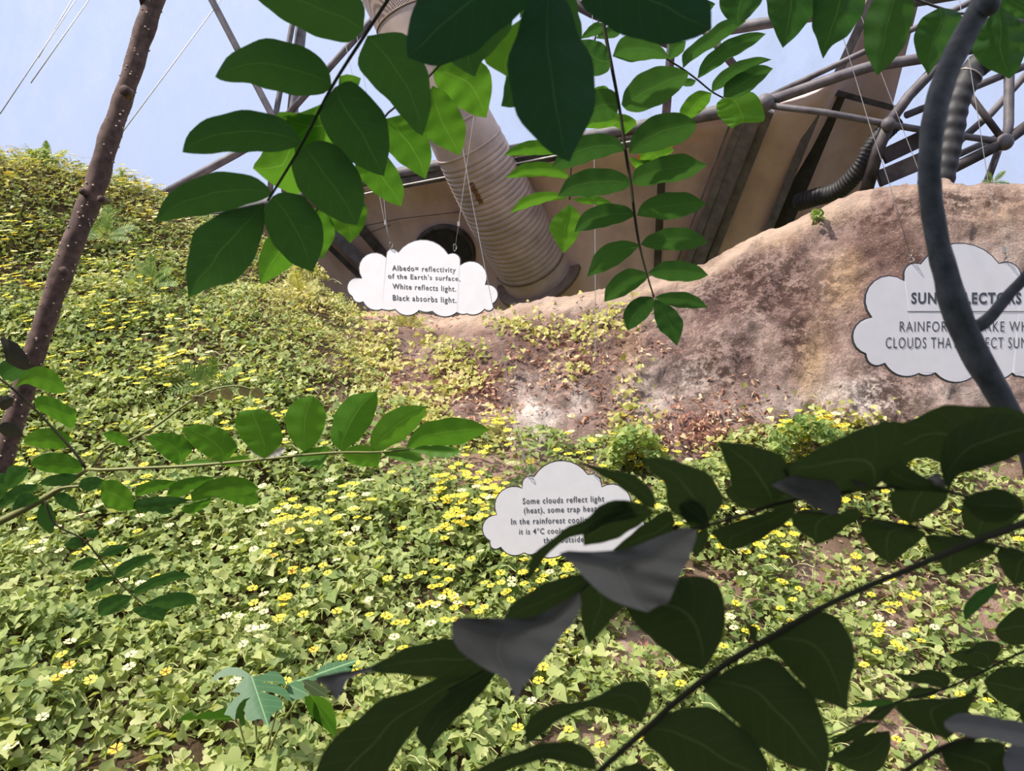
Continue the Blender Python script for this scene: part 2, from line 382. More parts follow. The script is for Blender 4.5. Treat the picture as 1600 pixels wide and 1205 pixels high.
setattr_('ochre', blob([(1275,570,26,70,.9),(1318,440,30,40,.7),(1290,640,30,50,.7),(985,570,22,80,.5),(1190,372,60,18,.6),(1300,330,40,12,.4),(1560,340,60,30,.4),(760,500,80,20,.4)])*(0.8+nsm))
topY = np.interp(qx, top[:, 0], top[:, 1]); rowi = np.arange(NRW)[:, None].repeat(len(rx), 1).ravel()/(NRW-1)
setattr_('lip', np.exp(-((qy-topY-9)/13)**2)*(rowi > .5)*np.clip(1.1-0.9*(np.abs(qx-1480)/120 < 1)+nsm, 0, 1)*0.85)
setattr_('red', blob([(1110,660,90,34,.9),(1190,690,60,30,.8),(720,610,60,26,.7),(1000,540,30,20,.4),(880,560,60,40,.45),(690,500,60,30,.3)])*(0.9+nsm*1.5))
setattr_('pale', blob([(838,640,36,50,1.1),(905,625,22,26,.8),(1080,595,60,30,.7),(1330,620,60,50,.75),(1010,620,50,60,.6),(1230,640,70,40,.5),(1500,600,80,60,.5),(960,480,70,20,.4),(1560,440,50,120,.35),(1170,640,60,26,.35),(860,475,90,8,.6)])*(0.9+nsm*1.8))
setattr_('grey', blob([(1150,560,60,90,.45),(1100,480,80,40,.35),(1210,470,40,60,.4)])*(0.9+nsm))
setattr_('lichen', 0.25+blob([(1180,450,120,60,1),(1130,420,60,20,1),(1420,330,120,25,.8),(1240,520,30,60,.8),(1500,310,90,20,.9),(1120,570,90,60,.7),(1380,620,60,60,.8),(900,560,120,80,.6)]))

# ------------------------------------------------------------------ dome skin, back wall
V = []; FF = []
na, nb = 48, 20
for j in range(nb):
    for i in range(na):
        a = math.radians(-62 + 124*i/(na-1)); e = math.radians(2 + 62*j/(nb-1)); rr = 26
        V.append((rr*math.sin(a)*math.cos(e), 2+rr*math.cos(a)*math.cos(e), 1+rr*math.sin(e)))
for j in range(nb-1):
    for i in range(na-1): FF.append((j*na+i, j*na+i+1, (j+1)*na+i+1, (j+1)*na+i))
tag(pydata('dome_skin', V, FF, M['skin']), kind='structure')

wt = np.array([(270,352,13.1),(600,278,11.7),(800,243,10.9),(1000,206,10.2),(1195,168,9.6),(1300,130,9.3),(1345,40,9.0),(1372,-30,8.9),(1452,-60,8.8)], float)
wb = np.array([(270,420,14.4),(600,530,13.6),(800,530,12.9),(1000,490,12.2),(1195,430,11.5),(1300,385,11.2),(1320,372,11.1),(1335,365,11.0),(1345,360,11.0)], float)
wt2 = catmull(wt, 60); wb2 = catmull(wb, 60); mb = MB()
WG = [[at(*(wt2[i]*(1-t)+wb2[i]*t)) for i in range(60)] for t in np.linspace(0, 1, 14)]
V = [p for r_ in WG for p in r_]; FF = [(j*60+i, j*60+i+1, (j+1)*60+i+1, (j+1)*60+i) for j in range(13) for i in range(59)]
wall = pydata('wall_back', V, FF, M['wall'], None); tag(wall, kind='structure')
sm = wall.modifiers.new('thick', 'SOLIDIFY'); sm.thickness = 0.05; sm.offset = 1

def wd_(px, py):                # depth of the leaning wall at a pixel
    i = int(np.argmin([abs((wt2[k][0]+wb2[k][0])/2 - px) for k in range(60)]))
    t = (py-wt2[i][1])/(wb2[i][1]-wt2[i][1]); return float(wt2[i][2]*(1-t)+wb2[i][2]*t)
def pxt(pts, wpx, n=12, mat='steel', name='tube', parent=None, smoothn=None):
    """steel or hose through pixel+depth points, width in pixels at its depth"""
    P = np.array(pts, float)
    if smoothn: P = catmull(P, smoothn)
    ws = wpx if hasattr(wpx, '__len__') else [wpx]*len(P)
    if len(ws) != len(P): ws = np.interp(np.linspace(0, 1, len(P)), np.linspace(0, 1, len(ws)), ws)
    m = MB(); m.tube([at(*p) for p in P], [w_*p[2]/F/2 for w_, p in zip(ws, P)], n)
    return m.build(name, M[mat], parent)

# frame tubes on the right, one welded thing
rf = empty('space_frame', at(1388,194,8.9), 'grey steel tube frame meeting at joints beyond the rock face at right', 'steel frame')
for pts, wd, mt in [
  ([(1195,154,9.1),(1365,74,8.8),(1460,30,8.6),(1800,-130,8.2)], 9, 'steel'),
  ([(1195,160,9.1),(1320,116,8.9),(1360,104,8.8),(1450,90,8.7),(1800,20,8.4)], 17, 'steel'),
  ([(1195,164,9.05),(1290,176,8.9),(1388,194,8.8),(1470,208,8.9),(1570,222,9.0)], 10.5, 'steel'),
  ([(1640,-110,8.3),(1470,98,8.7),(1420,150,8.75),(1388,194,8.8)], 16, 'steel'),
  ([(1388,194,8.8),(1372,232,8.9),(1352,305,9.1)], 20, 'steel_dark'),
  ([(1416,180,8.9),(1475,156,9.0),(1600,104,9.2),(1680,72,9.3),(2100,-100,9.8)], 11, 'steel'),
  ([(1516,150,9.0),(1570,222,9.0)], 11, 'steel_dark'),
  ([(1440,288,8.8),(1570,222,9.0),(1640,170,9.1),(2100,-150,9.8)], 17, 'steel_dark'),
  ([(1486,232,9.4),(1548,178,9.5),(1600,120,9.6),(1650,65,9.7),(2000,-330,10)], 11, 'steel'),
  ([(1480,250,9.6),(1560,213,9.6)], 10, 'steel'),
  ([(1584,-260,9.4),(1577,95,9.1),(1576,195,9.05),(1573,215,9.0)], 15, 'steel'),
  ([(1561,232,9.2),(1540,290,9.3)], 11, 'steel'),
  ([(1135,46,9.6),(1210,34,9.4),(1380,8,9.1),(1440,0,9.0),(1800,-60,8.6)], 18, 'steel')]:
    pxt(pts, wd, 12, mt, 'frame_tube', rf)
for c, r_ in [((1196,160,9.05),14),((1388,194,8.75),11),((1570,222,8.95),13)]:
    m = MB(); m.ball(at(*c), r_*c[2]/F, 12, 8); m.build('frame_joint', M['steel'], rf)
def beam(a, b, wpx, tpx, mat, name, parent):
    A = at(*a); B = at(*b); ax = (B-A).normalized(); vw = ((A+B)/2-CAM).normalized()
    wv = ax.cross(vw).normalized(); tv = ax.cross(wv).normalized(); d = (a[2]+b[2])/2
    m = MB(); m.bar(A, B, wv*wpx*d/F/2, tv*tpx*d/F/2)
    o = m.build(name, M[mat], parent, False)
    bv = o.modifiers.new('bevel', 'BEVEL'); bv.width = 0.006; bv.segments = 2
    return o
for a, b, wd in [((1380,245,9.1),(1450,212,9.0),24),((1372,280,9.1),(1450,247,9.0),26),((1306,122,9.1),(1368,-14,8.8),13)]:
    beam(a, b, wd, 14, 'steel_dark', 'frame_beam', rf)
# frame on the left, against the foil
lf = empty('space_frame', at(440,200,14), 'slim grey steel tubes crossing against the foil behind the large hanging leaf at upper left', 'steel frame')
for pts, wd, mt in [
  ([(120,-440,14),(318,-25,14),(425,180,14),(440,208,14)], 10.5, 'steel'), ([(530,-380,15),(462,10,14.3),(431,178,14.2),(422,300,14)], 9, 'steel'),
  ([(520,-400,15.2),(474,10,14.5),(457,175,14.3),(448,300,14)], 17, 'steel'), ([(900,-330,14.5),(560,55,14),(440,190,14)], 10.5, 'steel'),
  ([(220,322,13.6),(370,240,13.8),(470,180,14)], 12.5, 'steel'), ([(500,-200,13.4),(840,-25,13),(925,20,13),(1051,70,12)], 16, 'steel_dark'),
  ([(1080,-260,11.5),(1051,40,11),(1040,190,10.8)], 14, 'steel_dark'), ([(1100,45,11),(1165,125,11)], 13, 'steel_dark')]:
    pxt(pts, wd, 10, mt, 'frame_tube', lf)
# eaves pipe, dark louvre band and white drip edge along the top of the wall
ev = empty('eaves_pipe', at(800,236,10.75), 'long grey round pipe with white drip edge along the top of the brown wall', 'pipe')
pxt([(285,346,12.9),(440,312,12.2),(600,276,11.5),(800,236,10.65),(1000,198,10.05),(1195,162,9.4)], [14,16,18,19,20,24], 14, 'steel', 'pipe_run', ev, 30)
m = MB()
for i in range(12):
    t0, t1 = i/12, (i+1)/12
    f_ = lambda t, dy, dd: at(600+440*t, 284-(80*t)+dy, 11.45-1.62*t+dd)
    m.quad(f_(t0, 0, 0), f_(t1, 0, 0), f_(t1, 16, 0.05), f_(t0, 16, 0.05))
lb = m.build('louvre_band', M['steel_dark'], ev, False); lb.modifiers.new('thick', 'SOLIDIFY').thickness = 0.03
pxt([(560,305,11.5),(632,289,11.3),(870,243,10.4),(960,226,10.05),(1080,202,9.7)], 2.6, 6, 'white_trim', 'drip_edge', ev)
# struts on the wall
def trim(i, parts):
    e = empty('trim_%d' % i, at(*parts[0][0]), kind='structure')
    for a, b, wd, th, mt in parts: beam((a[0], a[1], wd_(a[0], a[1])-.1), (b[0], b[1], wd_(b[0], b[1])-.1), wd, th, mt, 'wall_strut', e)
trim(1, [((1184,165,9.45),(1084,428,9.75),20,16,'steel'),((1164,172,9.5),(1068,428,9.8),11,10,'steel'),((1203,172,9.5),(1103,428,9.8),13,12,'steel'),((1149,172,9.52),(1058,410,9.82),3,10,'steel')])
trim(2, [((1290,140,9.2),(1196,372,9.6),13,18,'steel'),((1308,146,9.25),(1216,372,9.65),26,10,'black'),((1296,142,9.1),(1400,170,9.0),9,9,'steel_dark')])
trim(3, [((470,322,11.9),(585,425,11.4),17,16,'steel'),((462,335,11.95),(570,440,11.4),8,12,'steel_dark'),((560,352,11.8),(605,405,11.5),16,8,'steel_dark')])  # the narrow darker bar stands in for the wide strut's shadow
trim(4, [((1038,190,10.0),(1027,420,10.3),12,10,'steel_dark')])
# panel seams
def seam(pts):
    m = MB(); m.tube([at(p[0], p[1], wd_(p[0], p[1])-.02) for p in pts], 0.006, 5); return m.build('trim_5', M['steel_dark'])
for pts in [[(560,355,11.65),(625,342,11.45),(720,331,11.1)],[(560,370,11.7),(610,352,11.5)],[(760,420,10.95),(800,412,10.85)],[(880,400,10.75),(1020,385,10.35)],[(770,400,10.95),(785,470,10.95)]]:
    s_ = seam(pts); s_['kind'] = 'structure'
# round opening behind the left sign
op = empty('vent_opening', at(694,398,wd_(694,398)), 'dark round opening with grey rim in the wall behind a white cloud sign', 'vent')
m = MB(); vp = lambda a, r_, o_: at(694+r_*1.05*math.cos(a), 398+r_*math.sin(a), wd_(694+r_*1.05*math.cos(a), 398+r_*math.sin(a))-o_)
m.tube([vp(a, 43, .03) for a in np.linspace(0, 2*math.pi, 49)], 0.05, 8, False); m.build('vent_rim', M['steel_dark'], op)
m = MB(); m.quad(*[vp(a, 41, .03) for a in np.linspace(0, 2*math.pi, 41)[:-1]]); o = m.build('vent_shade_disc', M['black'], op, False); o.modifiers.new('thick', 'SOLIDIFY').thickness = 0.05  # flat black disc standing in for the shade inside the opening

# the big air duct
du = empty('air_duct', at(838,425,10.7), 'fat pale corrugated air duct slanting down into the brown wall', 'air duct')
axis = [(596,-50,10.2),(625,10,10.25),(680,122,10.35),(725,212,10.55),(782,322,11.2),(842,432,wd_(842,432))]
ax = catmull(axis, 420); m = MB(); pts = []; rad = []
for i, p in enumerate(ax):
    r_ = np.interp(p[1], [0, 60, 200, 330, 430], [50, 51, 54, 58, 56])*p[2]/F
    if 236 < p[1] < 405: r_ *= 1.012 - 0.034*max(0, math.cos(i*2*math.pi/6.0))**2
    pts.append(at(*p)); rad.append(r_)
k0 = next(i for i, p in enumerate(ax) if p[1] > 30)
m.tube(pts[k0:], rad[k0:], 40, False); m.build('duct_skin', M['duct'], du)
m = MB(); m.tube(pts[:k0+1], [r_*1.0 for r_ in rad[:k0+1]], 40, False); m.build('intake_grille', M['grille'], du)
for y in (30, 192, 226, 262, 406):
    i = min(range(len(ax)), key=lambda k: abs(ax[k][1]-y)); i = max(1, min(len(pts)-2, i))
    t = (pts[i+1]-pts[i-1]).normalized(); m = MB(); m.tube([pts[i]-t*0.016, pts[i]-t*0.014, pts[i]+t*0.014, pts[i]+t*0.016], [rad[i], rad[i]*1.02, rad[i]*1.02, rad[i]], 40, False)
    m.build('duct_band', M['duct_dark'] if y in (406, 30) else M['duct'], du)
m = MB(); i = len(pts)-12; t = (pts[-1]-pts[-10]).normalized(); m.tube([pts[-4]-t*0.02, pts[-4], pts[-4]+t*0.06], [rad[-1]*1.22, rad[-1]*1.26, rad[-1]*1.26], 40, True); m.build('duct_collar', M['duct_dark'], du)
m = MB(); i = min(range(len(ax)), key=lambda k: abs(ax[k][1]-272)); pp = []
for k in range(14):
    j = i-12+2*k; c_ = pts[j]; t = (pts[j+1]-pts[j-1]).normalized(); vw = (CAM-c_).normalized(); vw = (vw - t*vw.dot(t)).normalized(); sd_ = t.cross(vw)
    a0 = 0.36+0.02*math.sin(k*2.0); a1 = 0.5+0.02*math.cos(k*1.3)
    pp += [c_+(vw*math.cos(a0)+sd_*math.sin(a0))*rad[j]*1.012, c_+(vw*math.cos(a1)+sd_*math.sin(a1))*rad[j]*1.012]
m.v = pp; m.f = [(2*k, 2*k+1, 2*k+3, 2*k+2) for k in range(13)]; m.build('stain', M['rust'], du)
# black hoses
def hose(pts, wd, label, ribs):
    P = catmull(pts, 160); e = empty('flexible_hose', at(*pts[0]), label, 'hose'); m = MB()
    m.tube([at(*p) for p in P], [wd*p[2]/F/2*(1+0.05*math.sin(i*ribs)) for i, p in enumerate(P)], 16); m.build('hose_skin', M['black'], e)
    i = 110; a_, b_ = at(*P[i]), at(*P[i+1]); m = MB(); m.tube([a_, a_+(b_-a_)*0.5], wd*P[i][2]/F/2*1.12, 16); m.build('hose_clamp', M['wire'], e)
hose([(1248,316,10.2),(1275,308,9.9),(1312,296,9.6),(1345,262,9.3),(1368,222,9.2),(1400,190,9.2)], 27, 'black flexible hose curving along the wall above the rock face', 1.4)
hose([(1800,-160,8.4),(1640,-20,8.4),(1552,84,8.4),(1520,110,8.4),(1496,160,8.4),(1486,215,8.4),(1470,290,8.4)], 36, 'thick black hose bundle behind the grey bent trunk at upper right', 1.1)
# thin guy cables running over the foil
for pts, lab in [([(125,-10,14),(0,178,14)], 'first'), ([(146,-10,14),(48,130,14)], 'second'), ([(352,-10,14),(180,222,14)], 'third'), ([(118,-10,14.5),(60,90,14.5)], 'fourth')]:
    m = MB(); m.tube([at(*p) for p in pts], 0.011, 6); o = m.build('foil_cable', M['cable_white'])
    tag(o, {'first': 'thin white cable on the foil reaching the left edge of the view', 'second': 'thin white cable on the foil, lowest of the close trio at upper left', 'third': 'lone thin white cable on the foil right of the knobbly brown trunk', 'fourth': 'short faint white cable on the foil, uppermost of the close trio'}[lab], 'cable')

# ------------------------------------------------------------------ cloud signs
def arc3(a, b, c, n=9):
    (ax_, ay_), (bx, by), (cx, cy) = a, b, c
    d = 2*(ax_*(by-cy)+bx*(cy-ay_)+cx*(ay_-by))
    if abs(d) < 1e-6: return [a, c]
    ux = ((ax_**2+ay_**2)*(by-cy)+(bx**2+by**2)*(cy-ay_)+(cx**2+cy**2)*(ay_-by))/d
    uy = ((ax_**2+ay_**2)*(cx-bx)+(bx**2+by**2)*(ax_-cx)+(cx**2+cy**2)*(bx-ax_))/d
    r = math.hypot(ax_-ux, ay_-uy); t0 = math.atan2(ay_-uy, ax_-ux); t1 = math.atan2(by-uy, bx-ux); t2 = math.atan2(cy-uy, cx-ux)
    ccw = ((t1-t0) % (2*math.pi)) < ((t2-t0) % (2*math.pi))
    sp = (t2-t0) % (2*math.pi) if ccw else -((t0-t2) % (2*math.pi))
    return [(ux+r*math.cos(t0+sp*k/n), uy+r*math.sin(t0+sp*k/n)) for k in range(n)]
def sign(y0, arcs, lines, hooks, wires, label, rule=None, clips=(), yaw=0.0):
    """arcs: cusp,bulge,cusp,bulge... closed, in pixels on the upright plane y=y0"""
    pts = [tuple(map(float, q.split(','))) for q in arcs.split()]
    out = []
    xm = (min(q[0] for q in pts)+max(q[0] for q in pts))/2; xc = at_y(xm, 450, y0).x; mt = math.tan(math.radians(yaw))
    def on(px, py, y):          # the upright board turned by yaw about its middle
        d_ = at(px, py, 1.0)-CAM; return CAM + d_*((y+mt*xc)/(d_.y+mt*d_.x))
    for i in range(0, len(pts), 2): out += arc3(pts[i], pts[i+1], pts[(i+2) % len(pts)])
    P = [on(x, y, y0) for x, y in out]
    c = sum(P, Vector())/len(P)
    root = empty('cloud_sign', c, label, 'sign', None)
    bm = bmesh.new(); vs = [bm.verts.new(p) for p in P]; f = bm.faces.new(vs)
    r = bmesh.ops.extrude_face_region(bm, geom=[f]); 
    for v in r['geom']:
        if isinstance(v, bmesh.types.BMVert): v.co.y += 0.009
    bmesh.ops.recalc_face_normals(bm, faces=bm.faces)
    me = bpy.data.meshes.new('board'); bm.to_mesh(me); bm.free(); link('board', me, M['sign_edge'], root, False)
    # white face, slightly inside the dark outline
    n = len(P); area = sum(P[i].x*P[(i+1) % n].z-P[(i+1) % n].x*P[i].z for i in range(n)); sg = 1 if area > 0 else -1
    Q = []
    for i in range(n):
        e = (P[(i+1) % n]-P[i-1]); nn = Vector((-e.z, 0, e.x)).normalized()*sg
        Q.append(P[i]+nn*0.0065+Vector((0, -0.002, 0)))
    bm = bmesh.new(); f = bm.faces.new([bm.verts.new(p) for p in Q]); bm.normal_update()
    if f.normal.y > 0: f.normal_flip()
    me = bpy.data.meshes.new('face'); bm.to_mesh(me); bm.free(); link('white_face', me, M['sign_white'], root, False)
    for txt, x0, x1, yc0, yb0, dyr, bold in lines:   # left, right, cap top and baseline at left, drop towards right
        cu = bpy.data.curves.new('lettering', 'FONT'); cu.body = txt; cu.size = 1; cu.offset = bold; cu.resolution_u = 3; cu.space_character = 1.16
        tob = bpy.data.objects.new('tmp', cu); COL.objects.link(tob); bpy.context.view_layer.update()
        me = bpy.data.meshes.new_from_object(tob.evaluated_get(bpy.context.evaluated_depsgraph_get())); bpy.data.objects.remove(tob)
        co = np.empty(len(me.vertices)*3); me.vertices.foreach_get('co', co); co = co.reshape(-1, 3)
        x = co[:, 0]; cap = 0.715
        u = (x-x.min())/(x.max()-x.min()); v = co[:, 1]/cap
        W = [on(x0+(x1-x0)*uu, yb0+dyr*uu-(yb0-yc0)*vv, y0-0.004) for uu, vv in zip(u, v)]
        iv = sorted((min(x[i] for i in p.vertices), max(x[i] for i in p.vertices), p.index) for p in me.polygons); words = []; hi = -9
        for a_, b_, k in iv:
            if a_ > hi+0.2: words.append([])
            words[-1].append(k); hi = max(hi, b_)
        for wd__ in words:                                        # one part for each word
            ids = {}; fc = []
            for k in wd__: fc.append(tuple(ids.setdefault(i, len(ids)) for i in me.polygons[k].vertices))
            pydata('lettering', [W[i] for i in ids], fc, M['ink'], root, False)
    if rule:
        a, b = [on(x, y, y0-0.004) for x, y in rule]; m = MB(); h = Vector((0, 0, 0.0022)); m.quad(a-h, b-h, b+h, a+h); m.build('rule_line', M['ink'], root, False)
    for hx, hy in hooks:
        p = on(hx, hy, y0-0.006); s_ = y0/F
        m = MB(); ringp = [p + Vector((math.cos(a)*2.6*s_, -0.003+0.012*math.sin(a*2), 4*s_+math.sin(a)*5.5*s_)) for a in np.linspace(0, 2*math.pi, 15)]
        m.tube(ringp, 0.0022, 6, False); m.build('hook_ring', M['wire'], root)
    for wpts in wires:
        pp = [on(x, y, y0+dy) for x, y, dy in wpts]; pp.append(pp[-1]+(pp[-1]-pp[-2])*3)
        m = MB(); m.tube(pp, 0.0019, 6); m.build('hanging_wire', M['wire'], root)
    for (x, y) in clips:
        p = on(x, y, y0-0.004); m = MB(); m.bar(p+Vector((0, 0, -0.016)), p+Vector((0, 0, 0.016)), Vector((0.008, 0, 0)), Vector((0, 0.005, 0))); m.build('wire_ferrule', M['wire'], root, False)
    return root
sign(5.0, "550,464 542,447 565,435 561,413 604,402 609,389 622,394 660,374 701,397 714,397 719,414 744,409 759,445 779,462 771,475 769,485 757,484 742,493 729,491 721,492 714,489 695,496 675,487 665,489 655,486 635,494 617,484 606,486 597,484 582,485 567,472 557,473",
 [("Albedo= reflectivity", 612.5, 712, 414, 422.3, 3.6, 0.014), ("of the Earth's surface.", 606, 719, 427, 434.6, 4.6, 0.014), ("White reflects light.", 613, 712.5, 442.5, 451, 4.6, 0.014), ("Black absorbs light.", 613.5, 713, 460.3, 469, 4.2, 0.014)],
 [(611, 388), (711, 391)], [[(611,386,0),(601,348,0),(592,300,0),(560,160,0),(520,-20,0)],[(611,386,-.01),(603,348,-.01),(599,300,-.01),(575,160,0),(545,-20,0)],[(711,388,0),(717,348,0),(724,296,0),(742,170,0),(768,-20,0)]],
 'white cloud sign with four lines about albedo hanging before the round wall opening', clips=[(602,348),(716.5,350)], yaw=16)
sign(4.4, "765,846 753,822 775,804 776,775 816,762 820,746 834,744 877,719 919,741 935,744 940,760 968,758 984,800 1008,818 999,846 992,858 980,857 966,872 945,865 933,869 920,866 900,874 882,866 858,873 836,866 827,868 819,865 800,869 782,856 768,857",
 [("Some clouds reflect light", 816.5, 944, 778.2, 787.6, -4, 0.01), ("(heat), some trap heat", 818.5, 932, 792.8, 802, -3, 0.01), ("In the rainforest cooling", 798.5, 924, 810, 819.4, -3, 0.01), ("it is 4\u00b0C cooler", 811, 886, 826.2, 835, -2, 0.01), ("than outside", 849, 912, 839.5, 848.6, -2, 0.01)],
 [(825, 743), (929, 741)], [[(825,741,0),(819,715,0),(795,600,0),(757,415,.05),(735,300,.1),(712,170,.12),(680,-20,.12)],[(929,739,0),(930.5,640,0),(930,400,0),(928,200,0),(925,-20,0)]],
 'white cloud sign with five lines about clouds and heat hanging low before flowers', clips=[(818,715),(930,716)])
sign(3.6, "1352,554 1332,517 1361,496 1360,443 1413,438 1418,414 1437,412 1499,379 1561,411 1586,413 1596,437 1648,443 1654,496 1684,517 1668,554 1658,571 1638,569 1612,590 1592,589 1588,589 1582,584 1545,592 1530,580 1492,599 1461,584 1449,588 1436,585 1405,588 1382,569 1362,571",
 [("SUN REFLECTORS", 1424, 1596, 457, 474, 0, 0.03), ("RAINFORESTS MAKE WHITE", 1406, 1632, 501.5, 518, 0, -0.004), ("CLOUDS THAT REFLECT SUNLIGHT", 1384, 1654, 526.5, 544, 0, -0.004)],
 [(1424, 408), (1573, 407)], [[(1424,405,0),(1392,294,0),(1357,190,0),(1318,60,0),(1294,-20,0)],[(1573,404,0),(1566,380,0),(1545,290,0),(1512,80,0),(1496,-20,0)]],
 'large white cloud sign headed SUN REFLECTORS partly behind the bent grey trunk', rule=((1418,487),(1612,487)), clips=[(1569,391)], yaw=-9)
m = MB(); m.tube([at_y(x, y, 3.35) for x, y in [(1260,-220),(1330,-20),(1376,112),(1437,270),(1483,405),(1545,564),(1590,690),(1700,1000)]], 0.0016, 6)
tag(m.build('guy_wire', M['wire']), 'lone thin wire slanting down in front of the largest cloud sign', 'wire')

# ------------------------------------------------------------------ large foreground leaves
def leaf(parent, spec, d, mat='leaf', k=0.55, kx=0.0, cup=0.25, name='leaflet', nu=22, nv=7):
    """spec 'bx,by tx,ty | edge | edge'; k tilts the blade: >0 underside seen, <0 upper side seen"""
    parts = [[tuple(map(float, q.split(','))) for q in s_.split()] for s_ in spec.split('|')]
    (b, t), e1, e2 = parts
    def edge(e):
        e = list(e)
        if e and (math.dist(e[0], t)+math.dist(e[-1], b) < math.dist(e[0], b)+math.dist(e[-1], t)): e.reverse()
        c_ = catmull([b]+e+[t], nu); L_ = math.dist(b, t); ph_ = R.uniform(0, 6)
        tg = np.gradient(c_, axis=0); tg /= np.linalg.norm(tg, axis=1)[:, None]+1e-9
        return c_ + np.c_[-tg[:, 1], tg[:, 0]]*(0.006*L_*np.sin(np.arange(nu)*1.15+ph_)*np.sin(np.linspace(0, math.pi, nu)))[:, None]
    E1, E2 = edge(e1), edge(e2)
    # side order: E1 to the left of base->tip
    V = []; UV = []; dl = d*R.uniform(0.985, 1.015)
    kk = k*R.uniform(0.8, 1.2); kz = kx + R.uniform(-0.15, 0.15)
    wave = R.uniform(0, 6)
    for i in range(nu):
        for j in range(nv):
            u = j/(nv-1); p = E1[i]*(1-u)+E2[i]*u
            hw = math.dist(E1[i], E2[i])/2; s = abs(u-0.5)*2
            dd = dl*(1 + (kk*(p[1]-b[1]) + kz*(p[0]-b[0]))/F)
            dd = max(dd, d*0.72); dd = min(dd, d*1.4)
            dd += dl/F*(cup*hw*(s-0.4)*(1 if k >= 0 else -1) + 0.05*hw*s*math.sin(i*1.3+wave))
            V.append(at(p[0], p[1], dd)); UV.append((i/(nu-1), u))
    Fc = [(i*nv+j, i*nv+j+1, (i+1)*nv+j+1, (i+1)*nv+j) for i in range(nu-1) for j in range(nv-1)]
    o = pydata(name, V, Fc, M[mat], parent)
    uv = o.data.uv_layers.new(name='UVMap'); idx = np.empty(len(o.data.loops), int); o.data.loops.foreach_get('vertex_index', idx)
    uv.data.foreach_set('uv', np.array(UV)[idx].ravel().astype(np.float32))
    return o
def stem(parent, pts, d, wpx, mat='stem_dark', name='rachis', n=24, wob=0.0):
    pre = post = ''
    if '<' in pts: pre, pts = pts.split('<')            # stretches outside the view: same thickness as the end they continue
    if '>' in pts: pts, post = pts.split('>')
    pp = lambda s_: [(q[0], q[1], q[2] if len(q) > 2 else d) for q in (tuple(map(float, z.split(','))) for z in s_.split())]
    P = catmull(pp(pts), n)
    ws = np.interp(np.linspace(0, 1, n), np.linspace(0, 1, len(wpx)), wpx) if hasattr(wpx, '__len__') else [wpx]*n
    A_, B_ = pp(pre), pp(post); P = np.vstack([q for q in (np.array(A_).reshape(-1, 3), P, np.array(B_).reshape(-1, 3))]); ws = [ws[0]]*len(A_)+list(ws)+[ws[-1]]*len(B_)
    m = MB(); m.tube([at(*p) for p in P], [w_*p[2]/F/2 for w_, p in zip(ws, P)], 10, True, wob)
    return m.build(name, M[mat], parent)
def spray(name, label, d, rach, wpx, leaves, mat='leaf', k=0.55, smat='stem_dark', cat='leaf', root=None, kx=0, group=None, cup=0.25, rn='rachis'):
    fx = [float(q) for q in rach.split('<')[-1].split()[0].split(',')[:2]]
    e = root or empty(name, at(fx[0], fx[1], d), label, cat, group)
    stem(e, rach, d, wpx, smat, rn)
    for L in leaves.strip().split('\n'):
        L = L.strip()
        if not L: continue
        op_ = {}
        if '@' in L:
            L, o_ = L.split('@'); op_ = dict(q.split('=') for q in o_.split())
        leaf(e, L, d+float(op_.get('dz', 0)), op_.get('m', mat), float(op_.get('k', k)), float(op_.get('kx', kx)), float(op_.get('cup', cup)))
    return e

spray('pinnate_leaf', 'big dark green pinnate leaf hanging at upper left, its lowest leaflet overlapping the yellow slope', 0.75,
 '760,-420 690,-200 640,-70 < 614,-14 606,0 570,55 519,135 472,225 427,300 418,314', (6, 5, 4), """
 568,46 392,-30 | 405,2 455,38 505,60 545,66 | 430,-40 500,-30 565,0
 518,133 336,120 | 344,105 360,85 405,62 450,65 495,85 513,108 | 350,127 390,131 440,145 480,150 508,145
 470,222 285,238 | 289,220 297,205 330,183 390,172 440,185 464,207 | 310,241 360,238 430,237 460,231
 425,303 243,348 | 250,325 262,305 300,280 350,268 395,276 418,291 | 290,340 340,333 390,319 415,310
 413,317 294,466 | 355,330 310,355 296,388 291,425 | 413,345 407,380 390,415 370,437 330,450
 574,56 660,212 | 630,52 663,100 674,150 668,190 | 560,90 566,115 600,150 625,178 648,205
 522,137 600,275 | 548,126 574,147 597,172 608,207 607,242 | 503,165 500,185 512,212 540,244 568,264 588,272 @ dz=-.01
 476,228 558,352 | 500,219 532,232 552,257 567,285 568,320 | 456,255 462,285 477,308 498,326 530,346
 426,307 489,426 | 442,300 472,307 495,332 506,364 502,392 | 413,328 415,355 430,385 457,412 """, 'leaf', 0.55)
spray('pinnate_leaf', 'brighter green pinnate leaf tucked behind the big dark one at upper left', 0.98,
 '900,-420 840,-200 < 790,-70 720,60 640,150 610,172 560,240 500,320 470,372', (4, 3.5, 3), """
 496,180 395,263 | 450,176 430,180 412,235 398,255 | 500,215 470,300 440,296 415,280
 540,190 440,182 | 530,120 565,128 480,172 | 545,215 500,250 455,235 @ dz=-.01
 600,186 665,280 | 640,180 668,212 674,245 | 600,225 620,250 645,268
 560,238 627,323 | 600,240 625,275 631,300 | 555,265 575,292 600,312
 525,295 547,380 | 560,310 574,330 565,360 | 510,330 522,356 535,368
 470,322 504,404 | 500,328 520,348 522,372 | 468,350 475,380 490,400
 462,372 408,445 | 430,360 408,390 404,425 | 470,395 455,415 440,427
 676,108 760,184 | 700,92 755,98 769,133 764,165 | 682,135 705,158 735,178
 676,134 719,243 | 700,148 724,185 727,215 | 656,170 665,210 690,230""", 'leaf_bright', 0.55, 'stem_dark', kx=0.1)
